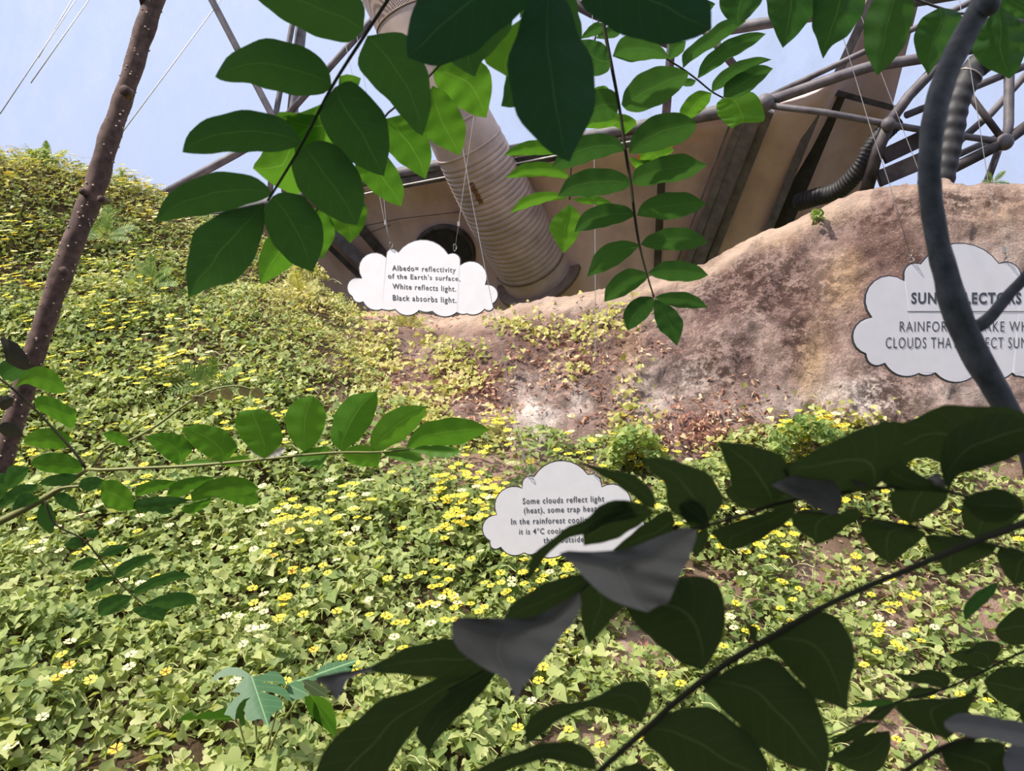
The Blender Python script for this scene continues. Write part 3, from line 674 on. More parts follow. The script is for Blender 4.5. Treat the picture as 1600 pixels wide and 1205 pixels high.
spray('leafy_branch', 'cluster of very dark close leaves hanging over the top middle of the view', 0.5,
 '1300,-300 1150,-150 < 1010,-70 930,-50 860,-30 800,-70 740,-60', (9, 8, 6, 4), """
 850,-30 637,90 | 760,-70 680,-40 646,15 635,60 | 668,101 695,101 740,82 790,40 835,0 @ k=.4
 858,-22 890,253 | 822,10 808,50 795,90 796,135 808,178 828,208 860,238 | 885,0 903,50 922,87 931,132 927,172 915,205 900,230 @ k=.3 dz=-.02
 940,-60 1112,45 | 1000,-70 1070,-50 1107,0 | 908,0 922,22 945,38 970,53 1002,63 1036,69 1072,64 1094,56
 800,-10 742,120 | 770,20 740,60 700,85 720,108 | 800,40 770,80 752,98 @ m=leaf dz=.15
 835,15 793,120 | 800,40 760,75 757,95 768,105 | 835,50 830,90 810,118 @ m=leaf_bright dz=.25
 880,-30 905,75 | 885,-10 884,20 888,50 | 900,0 905,25 910,50 @ m=leaf dz=.2
 800,60 783,166 | 790,120 786,150 | 830,120 810,160 800,168 @ m=leaf dz=.3
 830,-20 812,28 | 822,0 814,15 | 838,0 828,15 @ m=leaf_bright dz=.3""", 'leaf_shade', 0.4)
spray('pinnate_leaf', 'long drooping pinnate leaf hanging in the centre before the brown wall', 1.15,
 '860,-500 905,-220 < 938,-30 943,35 955,100 968,170 978,240 986,290 992,340 1000,388 1011,430 1022,465', (6, 6, 5, 5, 4, 2.5), """
 957,88 1048,92 | 970,60 1000,55 1030,70 | 985,97 1015,93
 953,92 908,62 | 945,70 925,62 | 950,112 925,118 908,95
 971,163 1076,114 | 977,140 997,117 1022,105 1045,103 1062,107 | 1072,127 1055,147 1035,162 1000,175 980,173
 983,240 1089,194 | 984,222 992,207 1010,187 1040,176 1067,178 1084,188 | 1080,212 1060,225 1022,237 993,240
 988,283 1106,258 | 992,265 1015,252 1045,242 1072,241 1090,250 | 1072,280 1035,286 1010,291 994,290
 995,337 1104,318 | 1002,320 1025,305 1055,300 1080,303 | 1085,332 1050,343 1022,341
 1001,382 1106,380 | 1012,369 1042,357 1072,356 1095,367 | 1075,390 1041,391 1015,388
 1012,427 1107,430 | 1032,411 1060,407 1090,415 | 1085,439 1047,439 1025,434
 1023,465 1107,481 | 1035,459 1067,456 1090,464 | 1080,482 1055,480 1035,473
 1023,467 1058,541 | 1021,484 1028,512 1045,528 | 1046,477 1065,497 1067,514 1062,530 @ k=.3
 966,168 912,192 | 962,145 940,138 918,150 | 962,182 945,190
 965,165 925,142 | 950,137 935,135 | 955,172 935,168 @ m=leaf_bright dz=.05
 977,236 861,262 | 965,216 940,209 905,213 878,235 | 960,240 922,252 885,264
 977,210 912,200 | 995,193 985,182 960,176 930,176 | 960,198 940,201 @ m=leaf_bright dz=.1
 986,288 871,307 | 977,273 947,263 910,266 885,281 | 972,298 935,306 900,307
 991,338 897,363 | 985,326 960,318 930,322 907,338 | 972,347 935,357
 999,385 917,433 | 992,379 967,376 940,386 927,402 | 995,389 975,407 950,422
 1010,430 944,472 | 1005,424 980,420 957,435 946,452 | 1010,437 995,450 972,464
 1021,465 981,517 | 1010,463 992,467 977,482 974,497 | 1022,472 1017,489 1000,506
 983,245 1000,235 | 1040,228 1052,238 1010,250 | 1000,262 990,260 @ m=leaf_bright dz=.06""", 'leaf', 0.6)
spray('pinnate_leaf', 'small bright green pinnate leaf beside the air duct, ending in a pointed leaflet', 1.4,
 '1000,-420 960,-100 930,60 < 905,150 893,240 892,265 890,312', (3, 3, 2.5), """
 887,272 789,278 | 872,258 845,253 815,257 | 885,279 855,276 820,277
 887,311 797,333 | 870,301 845,300 815,310 | 860,314 830,323
 894,311 962,322 | 915,307 940,308 | 935,320 910,318
 890,319 880,396 | 872,333 859,350 863,368 | 906,335 908,356 896,380 @ k=.3
 871,241 787,243 | 850,220 822,221 800,231 | 850,242 815,243""", 'leaf_bright', 0.5)
dl = leaf(None, '1000,262 1052,228 | 996,245 1010,232 1035,228 | 1010,262 1035,250', 1.3, 'leaf_dead', 0.4, name='withered_leaf')
tag(dl, 'withered orange leaf caught among the drooping central leaflets', 'leaf')
spray('pinnate_leaf', 'pale green pinnate leaf spreading right below the top edge, ending at the pipe joint', 1.3,
 '840,-420 890,-150 940,0 < 985,50 1015,72 1045,94 1067,108 1090,125 1112,143 1130,153', (3.5, 3, 2.5), """
 1067,107 1166,33 | 1068,82 1100,55 1135,30 | 1085,92 1120,70 1150,46
 1090,123 1197,53 | 1095,100 1115,78 1145,58 1180,50 | 1110,112 1140,92 1172,74
 1112,144 1206,93 | 1115,125 1140,103 1165,92 1188,89 | 1130,136 1160,116 1185,102
 1130,152 1208,107 | 1134,130 1160,112 1188,101 | 1145,153 1165,147 1187,130
 1128,154 1144,201 | 1120,162 1121,178 1132,192 | 1155,143 1180,146 1193,172 1193,190 1160,192 @ m=leaf_bright k=.2
 1112,145 1080,186 | 1090,142 1070,158 1062,178 | 1108,160 1095,175 @ m=leaf_bright
 1044,93 1072,64 | 1046,70 1055,65 | 1055,90 1068,80
 948,38 907,61 | 930,35 915,48 | 940,52 922,58
 970,45 931,60 | 955,40 940,48 | 965,57 945,61
 1088,126 1062,130 | 1078,122 1070,124 | 1082,134 1070,135
 1090,5 1118,6 | 1098,2 1108,1 | 1098,18 1108,18""", 'leaf', 0.7)
spray('leafy_branch', 'row of hanging pointed green leaves along the upper right edge by the grey trunk', 1.15,
 '800,-350 950,-180 < 1100,-70 1200,-60 1300,-50 1380,-30 1430,-2 1468,12 1510,22 1560,10', (5, 5, 5, 5, 4, 4), """
 1158,-55 1153,41 | 1128,-30 1124,5 1133,27 | 1192,-30 1190,2 1172,25 @ k=.35
 1235,-58 1223,75 | 1200,-20 1199,15 1210,48 | 1276,-25 1275,8 1266,28 1250,50 @ k=.3
 1318,-48 1286,92 | 1276,-10 1269,37 1276,62 | 1352,-15 1350,14 1341,33 1325,55 1300,72 @ k=.3
 1398,-25 1371,118 | 1362,5 1350,38 1350,70 1359,97 | 1427,0 1426,30 1417,62 1400,90 @ k=.3
 1468,12 1450,118 | 1442,27 1429,52 1431,82 1446,110 | 1488,15 1505,28 1496,52 1475,82 @ k=.3
 1560,8 1577,123 | 1532,45 1519,75 1530,98 1550,110 | 1590,28 1606,50 1602,80 1592,108 @ k=.3
 1555,-20 1610,30 | 1552,5 1565,25 | 1600,-20 1620,0""", 'leaf', 0.3, 'bark_grey')

# left sapling with its side leaves
sb = empty('sapling_branch', at(0, 815, 1.6), 'green sapling branch entering from the left edge with several pinnate leaves', 'branch')
stem(sb, '-500,1000 -250,920 < -60,840 0,815 75,775 135,733', 1.6, (13, 11, 9), 'stem_green', 'branch')
def compound(d, rach, wpx, leaves, **kw):
    q = stem(sb, rach, d, wpx, kw.get('smat', 'stem_green'), 'compound_leaf')
    for L in leaves.strip().split('\n'):
        L = L.strip(); op_ = {}
        if '@' in L:
            L, o_ = L.split('@'); op_ = dict(z.split('=') for z in o_.split())
        leaf(q, L, d+float(op_.get('dz', 0)), op_.get('m', kw.get('mat', 'leaf_bright')), float(op_.get('k', kw.get('k', 0.4))), cup=0.2)
compound(1.55, '135,733 148,735 215,732 300,728 413,718 475,711 536,707 590,707 640,702', (5.5, 5, 4.5, 4, 3), """
 279,727 226,682 | 256,676 286,682 301,702 | 241,700 260,717
 346,724 285,669 | 312,663 346,670 365,687 370,703 | 297,692 320,711
 413,717 395,640 | 395,706 375,682 368,658 375,644 | 432,702 442,684 433,658 414,641 @ k=.2
 477,709 490,619 | 455,687 446,661 451,636 470,622 | 489,699 500,684 509,657 505,634 @ k=.2
 535,706 588,612 | 519,691 518,665 530,635 552,617 | 545,699 564,684 582,657 590,628 @ k=.2
 584,709 666,635 | 578,690 589,661 616,639 645,634 | 605,700 635,684 661,654
 635,703 765,672 | 639,687 657,665 687,655 721,653 748,661 | 665,697 710,696 740,686
 640,704 721,705 | 660,697 700,697 | 660,710 687,715 710,712 @ k=-.4
 597,707 663,718 | 615,700 645,702 | 610,716 631,722 650,722 @ k=-.4
 535,708 591,730 | 550,697 575,696 594,706 | 545,722 565,729
 463,714 500,733 | 480,702 512,698 512,712 | 470,725 485,731 @ k=-.2
 412,719 387,703 | 400,712 392,706 | 410,712 400,705 @ m=leaf_shine k=-.6
 413,719 447,700 | 425,704 438,700 | 425,716 440,711 @ m=leaf_shine k=-.6
 346,727 390,712 | 358,716 375,712 | 360,730 378,726
 279,728 342,722 | 295,720 320,718 | 300,728 325,728 @ k=-.4""")
compound(1.5, '75,775 100,762 160,761 210,775 300,785 345,775', (5, 4, 3, 2.5), """
 212,778 276,752 | 212,765 230,753 250,749 | 235,770 260,764
 260,774 336,746 | 268,757 290,748 315,744 | 282,777 300,766 322,757
 302,785 406,764 | 299,770 325,752 355,745 385,748 | 330,778 365,775 390,772
 340,778 404,786 | 350,762 380,760 400,770 | 360,783 385,790
 302,786 296,803 | 285,792 287,800 | 330,778 325,790 308,800
 202,789 298,781 | 215,781 245,776 275,777 | 220,800 250,796 280,789 @ m=leaf
 158,766 212,796 | 160,752 185,752 205,770 | 160,785 185,798
 240,795 272,799 | 250,793 262,794 | 250,803 262,803 @ m=leaf
 122,760 165,752 | 130,748 150,745 | 135,768 155,762 @ m=leaf""")
compound(1.55, '135,733 115,705 85,672 55,640 25,612 0,592 -40,565', (5, 4, 3.5, 3), """
 22,607 103,611 | 40,580 70,573 95,592 | 40,600 62,607 85,615
 5,594 48,566 | -5,575 10,562 30,560 | 25,594 40,582 @ m=leaf
 56,638 121,644 | 56,622 75,619 100,630 | 62,642 85,655 113,670 118,657
 113,685 36,692 | 42,681 62,670 92,671 | 62,700 100,700
 131,727 47,724 | 55,715 75,708 100,709 122,719 | 62,735 100,741 125,738
 122,742 60,756 | 75,745 100,740 | 82,760 110,756 @ m=leaf""", smat='stem_dark')
compound(1.6, '75,775 92,776 110,790', (3, 2), """
 84,776 125,801 | 100,769 118,783 | 92,788 110,797 @ m=leaf
 70,782 80,833 | 60,795 58,815 70,828 | 82,795 88,815 @ m=leaf
 60,775 17,802 | 38,771 24,782 | 60,785 40,800 @ m=leaf
 60,757 -10,800 | 30,758 5,775 | 50,772 20,785 @ m=leaf
 47,730 3,768 | 15,728 8,750 | 40,745 25,760 @ m=leaf
 10,740 -20,790 | -20,740 -30,770 | 12,765 0,785 @ m=leaf""", smat='stem_dark')
compound(1.5, '70,782 86,819 130,843 155,872 180,903 205,928 225,945', (3, 3, 2.5, 2), """
 128,839 157,833 | 137,829 150,828 | 145,840 152,837
 130,851 99,853 | 115,839 125,843 | 115,858 125,856
 155,870 201,855 | 172,853 190,852 | 175,869 190,864
 153,873 110,888 | 120,877 138,871 | 117,892 141,886
 178,902 244,868 | 183,886 204,873 226,867 | 187,903 211,888 232,877
 180,905 132,920 | 137,910 152,901 172,902 | 141,925 159,917
 205,928 299,902 | 215,916 240,902 271,893 289,895 | 219,927 247,916 277,907
 207,932 153,960 | 155,942 176,930 200,930 | 162,963 187,954 202,940
 226,944 307,944 | 230,941 254,930 282,925 305,931 | 245,948 262,952 285,947
 226,945 255,971 | 208,954 226,966 | 262,950 258,962""", smat='stem_dark', mat='leaf')
# pale shoot with young bronze leaves
compound(1.6, '140,735 170,697 200,690 245,665 290,632 330,610 370,603 405,612', (4, 4, 3.5, 2), """
 300,630 312,637 | 298,618 305,622 | 318,618 320,628 @ m=leaf_young
 326,615 335,628 | 322,614 325,622 | 338,610 340,620 @ m=leaf_young
 345,608 362,626 | 345,618 352,624 | 358,606 365,615 @ m=leaf_young
 375,604 388,620 | 372,612 378,618 | 386,605 390,612 @ m=leaf_young
 395,607 412,624 | 392,615 400,621 | 405,606 412,615 @ m=leaf_young
 205,697 160,678 | 175,673 195,680 | 170,688 190,696 @ m=leaf_bright""")
gl = [('12,552 48,575 | 0,528 25,536 42,556 | 10,565 35,578', 1.4), ('2,640 22,622 | -10,625 8,618 | 10,640 20,632', 1.4), ('-5,672 38,681 | 5,660 25,664 | 10,683 28,685', 1.4)]
for (s_, d), lab in zip(gl, ['grey shining leaf tip beside the trunk at the left edge, highest of three', 'small pinkish leaf tip at the left edge between two grey ones', 'grey shining leaf tip crossing the trunk at the left edge, lowest of three']):
    tag(leaf(None, s_, d, 'leaf_shine', 0.5, name='leaf_tip'), lab, 'leaf')

# left trunk
lt = empty('thin_trunk', at(0, 745, 2.4), 'slanting thin brown trunk dotted with pale lenticels at the left', 'tree trunk')
tp = catmull([(248,-40,2.5),(240,0,2.5),(197,140,2.48),(165,235,2.45),(150,290,2.45),(108,395,2.42),(58,540,2.4),(28,640,2.4),(-5,745,2.38),(-40,860,2.36)], 60)
tp = np.vstack([[(400,-760,2.8),(345,-450,2.65),(290,-200,2.55)], tp, [(-90,980,2.33),(-140,1130,2.3),(-190,1330,2.25)]])
wd = np.interp(tp[:, 1], [0, 140, 280, 540, 740], [31, 29, 33, 31, 33])
m = MB(); TP = [at(*p) for p in tp]; m.tube(TP, [w_*p[2]/F/2*(1.0+0.05*math.sin(i*1.7)) for i, (w_, p) in enumerate(zip(wd, tp))], 16, True, 0.12); m.build('trunk', M['bark'], lt)
m = MB()
for i in range(260):
    q = R.uniform(4, 61); i0 = int(q); c_ = TP[i0].lerp(TP[i0+1], q-i0); t = (TP[i0+1]-TP[i0]).normalized(); a = R.uniform(0, 2*math.pi)
    n_v = t.orthogonal().normalized(); n_v = Matrix.Rotation(a, 3, t) @ n_v; rr = wd[i0]*2.42/F/2
    m.ball(c_+n_v*rr*1.0, R.uniform(0.002, 0.0042), 6, 4)
m.build('lenticels', M['bark_spot'], lt)['kind'] = 'stuff'
for (x, y), r_ in [((197,143), 9), ((100,424), 9), ((131,300), 6), ((160,312), 6)]:
    m = MB(); p = at(x, y, 2.4); m.tube([p+FW*0.02, p-FW*0.012, p-FW*0.016], [r_*2.4/F, r_*2.4/F*0.9, r_*2.4/F*0.55], 12); m.build('branch_scar', M['bark'], lt)
m = MB(); m.tube([at(228,10,2.49), at(222,-8,2.47), at(215,-30,2.45)], [0.016, 0.013, 0.012], 10); m.build('side_stub', M['bark'], lt)

# right trunk
rt = empty('bent_trunk', at(1590, 660, .62), 'bent smooth grey trunk forking before the largest cloud sign at right', 'tree trunk')
stem(rt, '1760,-900,.9 1680,-500,.8 1610,-220,.72 < 1560,-50,.68 1533,10,.66 1505,60,.65 1478,115,.64 1460,180,.63 1452,265,.62 1460,350,.62 1478,430,.61 1505,515,.61 1545,590,.61 1580,650,.61 1610,710,.62 > 1660,900,.63 1690,1150,.64 1700,1500,.65 1700,2000,.66', .62, (38, 36, 36, 35, 33, 33, 36, 42, 40, 34, 32), 'bark_grey', 'trunk', 60, 0.1)
stem(rt, '1506,512 1532,508 1552,490 1575,462 1605,430 1660,370 > 1780,260 1900,120', .61, (24, 18, 17, 16, 15), 'bark_grey', 'side_branch', 24, 0.1)
m = MB(); m.ball(at(1544, 6, .645), 0.0088, 12, 8, (1.1, 1, 1.2)); m.build('knot', M['bark_grey'], rt)

# ------------------------------------------------------------------ dark foreground branches, lower right
spray('leafy_branch', 'dark near branch with grey shining leaves reaching left across the lowest cloud sign', 0.40,
 '2100,960,.5 1850,860,.45 < 1660,815,.42 1600,800,.41 1525,780,.41 1475,767,.41 1392,761,.40 1320,770,.40 1240,780,.40 1200,792 1105,822 1010,850 925,908 850,980 780,1035 700,1078', (7, 6, 6, 5, 4, 3), """
 1023,797 899,720 | 950,733 987,741 1010,757 1024,778 | 940,743 972,763 985,772 1005,789
 1000,805 821,913 | 975,782 950,785 930,797 910,815 882,827 850,853 830,872 | 960,815 912,835 880,845 862,860 842,885 @ dz=.01
 1023,800 912,853 | 1000,787 975,782 950,785 930,797 912,825 | 1007,815 980,832 955,845
 1055,818 957,860 | 1045,797 1007,818 980,840 | 1040,850 1000,858 980,859 @ dz=.02
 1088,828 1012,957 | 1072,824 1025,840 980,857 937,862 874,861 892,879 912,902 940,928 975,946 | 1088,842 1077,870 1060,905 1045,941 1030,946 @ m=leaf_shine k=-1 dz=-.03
 1110,815 1002,715 | 1040,716 1065,724 1097,734 1115,750 1130,782 | 1017,737 1040,757 1040,780 1050,800 1075,812
 1206,790 1122,689 | 1150,692 1185,698 1220,712 1232,728 1230,765 | 1130,717 1140,737 1142,757 1155,780
 1110,822 1060,790 | 1100,790 1080,775 | 1090,828 1070,815
 1245,785 1142,861 | 1118,826 1120,842 1128,855 | 1237,810 1200,836 1175,850
 1105,823 1085,872 | 1085,835 1080,855 | 1108,840 1100,858
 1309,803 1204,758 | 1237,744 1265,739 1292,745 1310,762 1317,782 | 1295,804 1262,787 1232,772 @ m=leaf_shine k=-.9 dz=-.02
 1245,782 1130,765 | 1230,755 1180,750 1150,755 | 1225,795 1170,795 1145,785 @ dz=.02
 1362,766 1222,735 | 1240,722 1255,714 1285,697 1320,681 1342,671 1375,661 1405,668 1410,700 1385,745 | 1330,772 1290,775 1245,762
 1482,770 1620,665 | 1470,735 1469,710 1480,680 1520,655 1570,645 | 1492,747 1512,738 1550,725 1600,706
 1660,690 1340,690 | 1600,645 1550,636 1512,633 1475,635 1440,647 1412,660 1375,660 | 1600,706 1520,735 1470,722 1437,717 1417,726 1370,735 @ dz=.02
 1480,768 1366,712 | 1455,750 1430,738 1417,725 1390,712 | 1440,767 1395,764 1368,742
 1358,757 1326,750 | 1353,743 1346,741 | 1350,761 1340,760 @ m=leaf_shine k=-1
 1480,760 1448,746 | 1467,739 1458,742 | 1468,760 1458,756 @ m=leaf_shine k=-1
 1600,792 1500,782 | 1570,765 1530,768 | 1570,815 1530,812
 928,902 785,968 | 905,897 860,908 830,924 805,941 | 890,945 840,966
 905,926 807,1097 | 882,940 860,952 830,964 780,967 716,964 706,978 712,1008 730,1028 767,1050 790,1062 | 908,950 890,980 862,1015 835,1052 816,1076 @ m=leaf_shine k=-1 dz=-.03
 930,898 920,1008 | 908,905 905,930 910,978 | 975,940 962,960 940,986 @ dz=.01
 790,1030 570,1047 | 740,1003 705,998 675,1002 640,1011 605,1027 | 720,1062 665,1058 630,1055 592,1052
 600,1040 527,1097 | 572,1044 530,1051 493,1060 510,1075 | 570,1052 545,1062 535,1080 @ m=leaf_shine k=-.8
 780,1040 478,1250 | 720,1050 665,1067 630,1082 592,1097 555,1125 530,1147 505,1177 492,1205 | 705,1092 670,1120 645,1148 620,1177 603,1207 560,1250
 785,1040 671,1178 | 705,1080 667,1117 648,1146 656,1158 | 762,1072 737,1102 705,1132 685,1155 @ dz=-.01""", 'leaf_dark', 0.4, 'stem_dark', 'branch', rn='twig')
spray('leafy_branch', 'dark straight branch with broad veined leaves crossing diagonally at lower right', 0.36,
 '2100,560,.5 1850,680,.46 < 1680,775,.42 1600,818,.40 1530,843,.39 1450,877,.38 1345,921,.37 1270,957 1200,999 1150,1027 1100,1062 1050,1102 1015,1135 975,1170 935,1207 900,1240', (13, 12, 11, 10, 10, 11, 12, 11, 10, 9), """
 1098,1049 974,946 | 1115,1025 1130,992 1135,967 1130,935 1121,912 1100,900 1070,902 1020,920 | 1087,1045 1062,1035 1025,1005 990,972
 1190,1002 1324,1113 | 1235,970 1282,956 1312,968 1326,988 1333,1012 1335,1040 1327,1075 | 1200,1010 1232,1045 1250,1065 1275,1092 1310,1105
 1108,1062 1290,1212 | 1125,1054 1150,1039 1200,1029 1225,1041 1250,1065 1272,1092 1286,1122 1293,1147 1296,1178 | 1097,1075 1120,1100 1150,1130 1180,1160 1220,1190
 1015,1136 1204,1225 | 1025,1130 1045,1115 1075,1104 1112,1106 1150,1129 1176,1155 1196,1182 | 1003,1155 1025,1176 1060,1210 1120,1240
 1003,1131 820,1166 | 1018,1095 1017,1075 1005,1064 980,1064 955,1075 925,1090 900,1098 862,1100 837,1112 822,1132 | 975,1118 940,1107 910,1110 875,1125 850,1145
 932,1204 738,1208 | 930,1182 915,1167 885,1159 850,1160 820,1170 795,1178 755,1196 | 905,1200 870,1189 837,1190 800,1202 770,1215
 1040,1240 950,1210 | 1012,1198 980,1195 | 1010,1230 980,1225
 1180,1010 1170,975 | 1185,985 1180,978 | 1172,995 1168,985""", 'leaf_dark', 0.45, 'stem_dark', 'branch', rn='branch')
spray('leafy_branch', 'dark twig of heart-shaped hanging leaflets just above the straight diagonal branch', 0.45,
 '1245,800 1310,804 1425,822 1530,846 1600,866 1680,890 > 1850,930 2100,960', (3, 4, 5, 6), """
 1422,820 1445,752 | 1410,812 1396,800 1391,782 1396,766 | 1455,802 1477,785 1480,765 1470,755
 1310,803 1274,852 | 1260,795 1237,808 1247,830 1268,842 | 1342,810 1317,827 1300,842
 1310,805 1347,806 | 1325,795 1340,794 | 1325,812 1338,812
 1421,822 1392,882 | 1380,815 1347,815 1347,835 1360,857 1375,872 | 1446,833 1430,852 1410,867
 1532,846 1485,902 | 1490,838 1446,837 1455,862 1467,877 1475,892 | 1557,852 1550,865 1532,875 1500,890
 1528,841 1570,765 | 1515,832 1504,817 1502,792 1520,775 | 1562,827 1590,812 1600,785
 1610,868 1587,914 | 1580,855 1557,862 1565,890 1575,905 | 1640,880 1615,905
 1660,880 1620,960 | 1610,880 1600,920 | 1690,900 1660,950""", 'leaf_dark', 0.4, 'stem_dark', 'branch', rn='twig')
spray('leafy_branch', 'thin side twig of small dark leaves near the right edge below the straight branch', 0.55,
 '2100,760 1850,880 < 1690,985 1600,1018 1545,1045 1475,1077 1400,1097 1340,1130 1290,1150', (5, 4, 4, 3, 2.5), """
 1562,908 1509,971 | 1532,921 1515,935 1505,952 | 1552,930 1534,948 1520,960 @ m=leaf
 1650,990 1554,985 | 1600,950 1580,956 1563,971 | 1600,1008 1575,1006 1562,1000
 1542,1045 1481,1022 | 1500,1016 1520,1014 1523,1006 1545,1001 1562,1005 1563,1018 1555,1032 | 1492,1031 1520,1041
 1540,1047 1484,1053 | 1515,1040 1500,1041 | 1525,1057 1500,1061
 1477,1077 1397,1051 | 1425,1054 1450,1046 1475,1051 1486,1064 | 1450,1070 1412,1063
 1475,1077 1416,1091 | 1450,1074 1426,1076 | 1455,1088 1430,1092
 1404,1097 1351,1122 | 1380,1097 1365,1109 | 1392,1112 1375,1126
 1400,1098 1325,1104 | 1380,1092 1350,1096 | 1375,1104 1350,1106 @ m=leaf
 1378,1128 1291,1164 | 1345,1130 1320,1145 | 1360,1142 1335,1157
 1390,1142 1291,1187 | 1372,1144 1342,1152 1320,1169 | 1392,1160 1387,1183 1375,1203 1345,1208 1312,1194
 1650,1060 1536,1064 | 1600,1042 1560,1045 | 1600,1113 1575,1103 1550,1088""", 'leaf_dark', 0.4, 'stem_dark', 'branch', rn='twig')
spray('leafy_branch', 'near dark twig with a broad grey shining leaf in the bottom right corner', 0.38,
 '2100,930 1850,1030 < 1700,1100 1600,1133 1510,1156 1462,1174 1412,1207 1380,1230', (8, 9, 9, 9), """
 1480,1156 1534,1065 | 1465,1150 1437,1142 1412,1122 1399,1099 1437,1092 1480,1090 1510,1085 | 1505,1130 1513,1112 1524,1085
 1650,1150 1475,1128 | 1600,1130 1545,1119 1510,1114 1490,1118 | 1600,1168 1570,1160 1520,1152 1482,1142 @ m=leaf_shine k=-.9 dz=-.02
 1470,1174 1565,1240 | 1500,1160 1540,1158 1567,1162 1572,1180 1572,1210 | 1480,1200 1520,1230
 1620,1160 1600,1240 | 1580,1165 1568,1185 1575,1215 | 1640,1180 1640,1220 @ m=leaf_shine k=-.9
 1700,1110 1590,1110 | 1640,1090 1600,1095 | 1640,1140 1600,1130""", 'leaf_dark', 0.4, 'stem_dark', 'branch', rn='twig')

# ------------------------------------------------------------------ split-leaf plant on the slope
def poly_leaf(parent, name, out, d, k, kx, mat, mid, label=None):
    pts = [tuple(map(float, q.split(','))) for q in out.split()]
    b = pts[0]; bm = bmesh.new()
    f = bm.faces.new([bm.verts.new((p[0], p[1], 0)) for p in pts])
    bmesh.ops.triangulate(bm, faces=[f]); bmesh.ops.subdivide_edges(bm, edges=bm.edges, cuts=1, use_grid_fill=True)
    bm.normal_update(); m0 = tuple(map(float, mid.split(','))); dx, dy = m0[0]-b[0], m0[1]-b[1]; L = math.hypot(dx, dy)
    UV = {}
    for v in bm.verts:
        px, py = v.co.x, v.co.y; u = ((px-b[0])*dx+(py-b[1])*dy)/L/L; s = ((px-b[0])*-dy+(py-b[1])*dx)/L
        dd = d*(1+(k*(py-b[1])+kx*(px-b[0]))/F) + abs(s)*d/F*0.08
        v.co = at(px, py, dd); UV[v.index] = (u, 0.5+s/L*1.1)
    me = bpy.data.meshes.new(name); bm.verts.index_update(); bm.to_mesh(me); 
    uvl = me.uv_layers.new(name='UVMap')
    keys = list(UV.values())
    for lp in me.loops: uvl.data[lp.index].uv = keys[lp.vertex_index]
    bm.free(); o = link(name, me, M[mat], parent)
    return o
MD = 3.15
mo = empty('split_leaf_plant', at(405, 1205, 3.1), 'glossy split-leaf plant with deeply cut green leaves at the foot of the slope', 'plant')
poly_leaf(mo, 'cut_leaf', '393,1057 385,1050 371,1043 353,1043 339,1052 327,1067 346,1058 364,1055 382,1059 372,1070 362,1082 378,1083 366,1092 356,1104 350,1117 359,1119 367,1127 369,1110 374,1100 381,1093 392,1090 385,1096 382,1110 383,1120 386,1126 394,1127 402,1124 409,1124 415,1130 420,1138 421,1128 423,1119 432,1111 441,1108 441,1096 434,1088 421,1085 408,1080 424,1082 441,1088 455,1097 452,1085 448,1078 432,1070 409,1066 428,1065 448,1072 444,1059 432,1049 420,1050 406,1056', MD, -0.9, 0, 'monstera', '420,1138')
poly_leaf(mo, 'cut_leaf', '472,1063 482,1062 495,1066 507,1076 514,1090 500,1088 487,1087 478,1076', MD-.02, -0.5, 0.1, 'leaf_dark', '514,1090')
poly_leaf(mo, 'cut_leaf', '486,1086 500,1088 514,1096 522,1110 526,1130 524,1152 514,1144 504,1136 500,1120 496,1105 491,1096 489,1110 490,1126 484,1115 477,1100 476,1090', MD, 0.5, 0, 'leaf_bright', '524,1152')
poly_leaf(mo, 'cut_leaf', '450,1070 462,1064 472,1066 478,1080 482,1086 470,1092 456,1096 450,1085', MD+.02, -0.9, 0, 'monstera', '482,1086')
poly_leaf(mo, 'cut_leaf', '448,1070 470,1060 490,1056 500,1044 512,1036 530,1034 560,1030 552,1040 530,1044 548,1050 535,1055 510,1062 485,1064 465,1068', MD+.05, -0.9, 0, 'monstera', '555,1033')
poly_leaf(mo, 'cut_leaf', '369,1122 352,1105 335,1112 318,1113 303,1120 300,1112 286,1118 276,1128 300,1124 330,1124 355,1128', MD+.02, 0.3, 0, 'leaf_bright', '278,1127')
poly_leaf(mo, 'cut_leaf', '398,1090 378,1085 371,1100 369,1122 374,1136 384,1132 380,1110 386,1096', MD+.08, 0.3, 0, 'leaf', '375,1136')
for pts in ['405,1215 402,1170 398,1110 393,1057', '408,1215 430,1150 460,1100 478,1066', '402,1215 385,1170 372,1124', '410,1215 420,1160 436,1100 448,1070']:
    stem(mo, pts, MD+.06, (5, 4, 3, 3), 'stem_green', 'leaf_stalk')

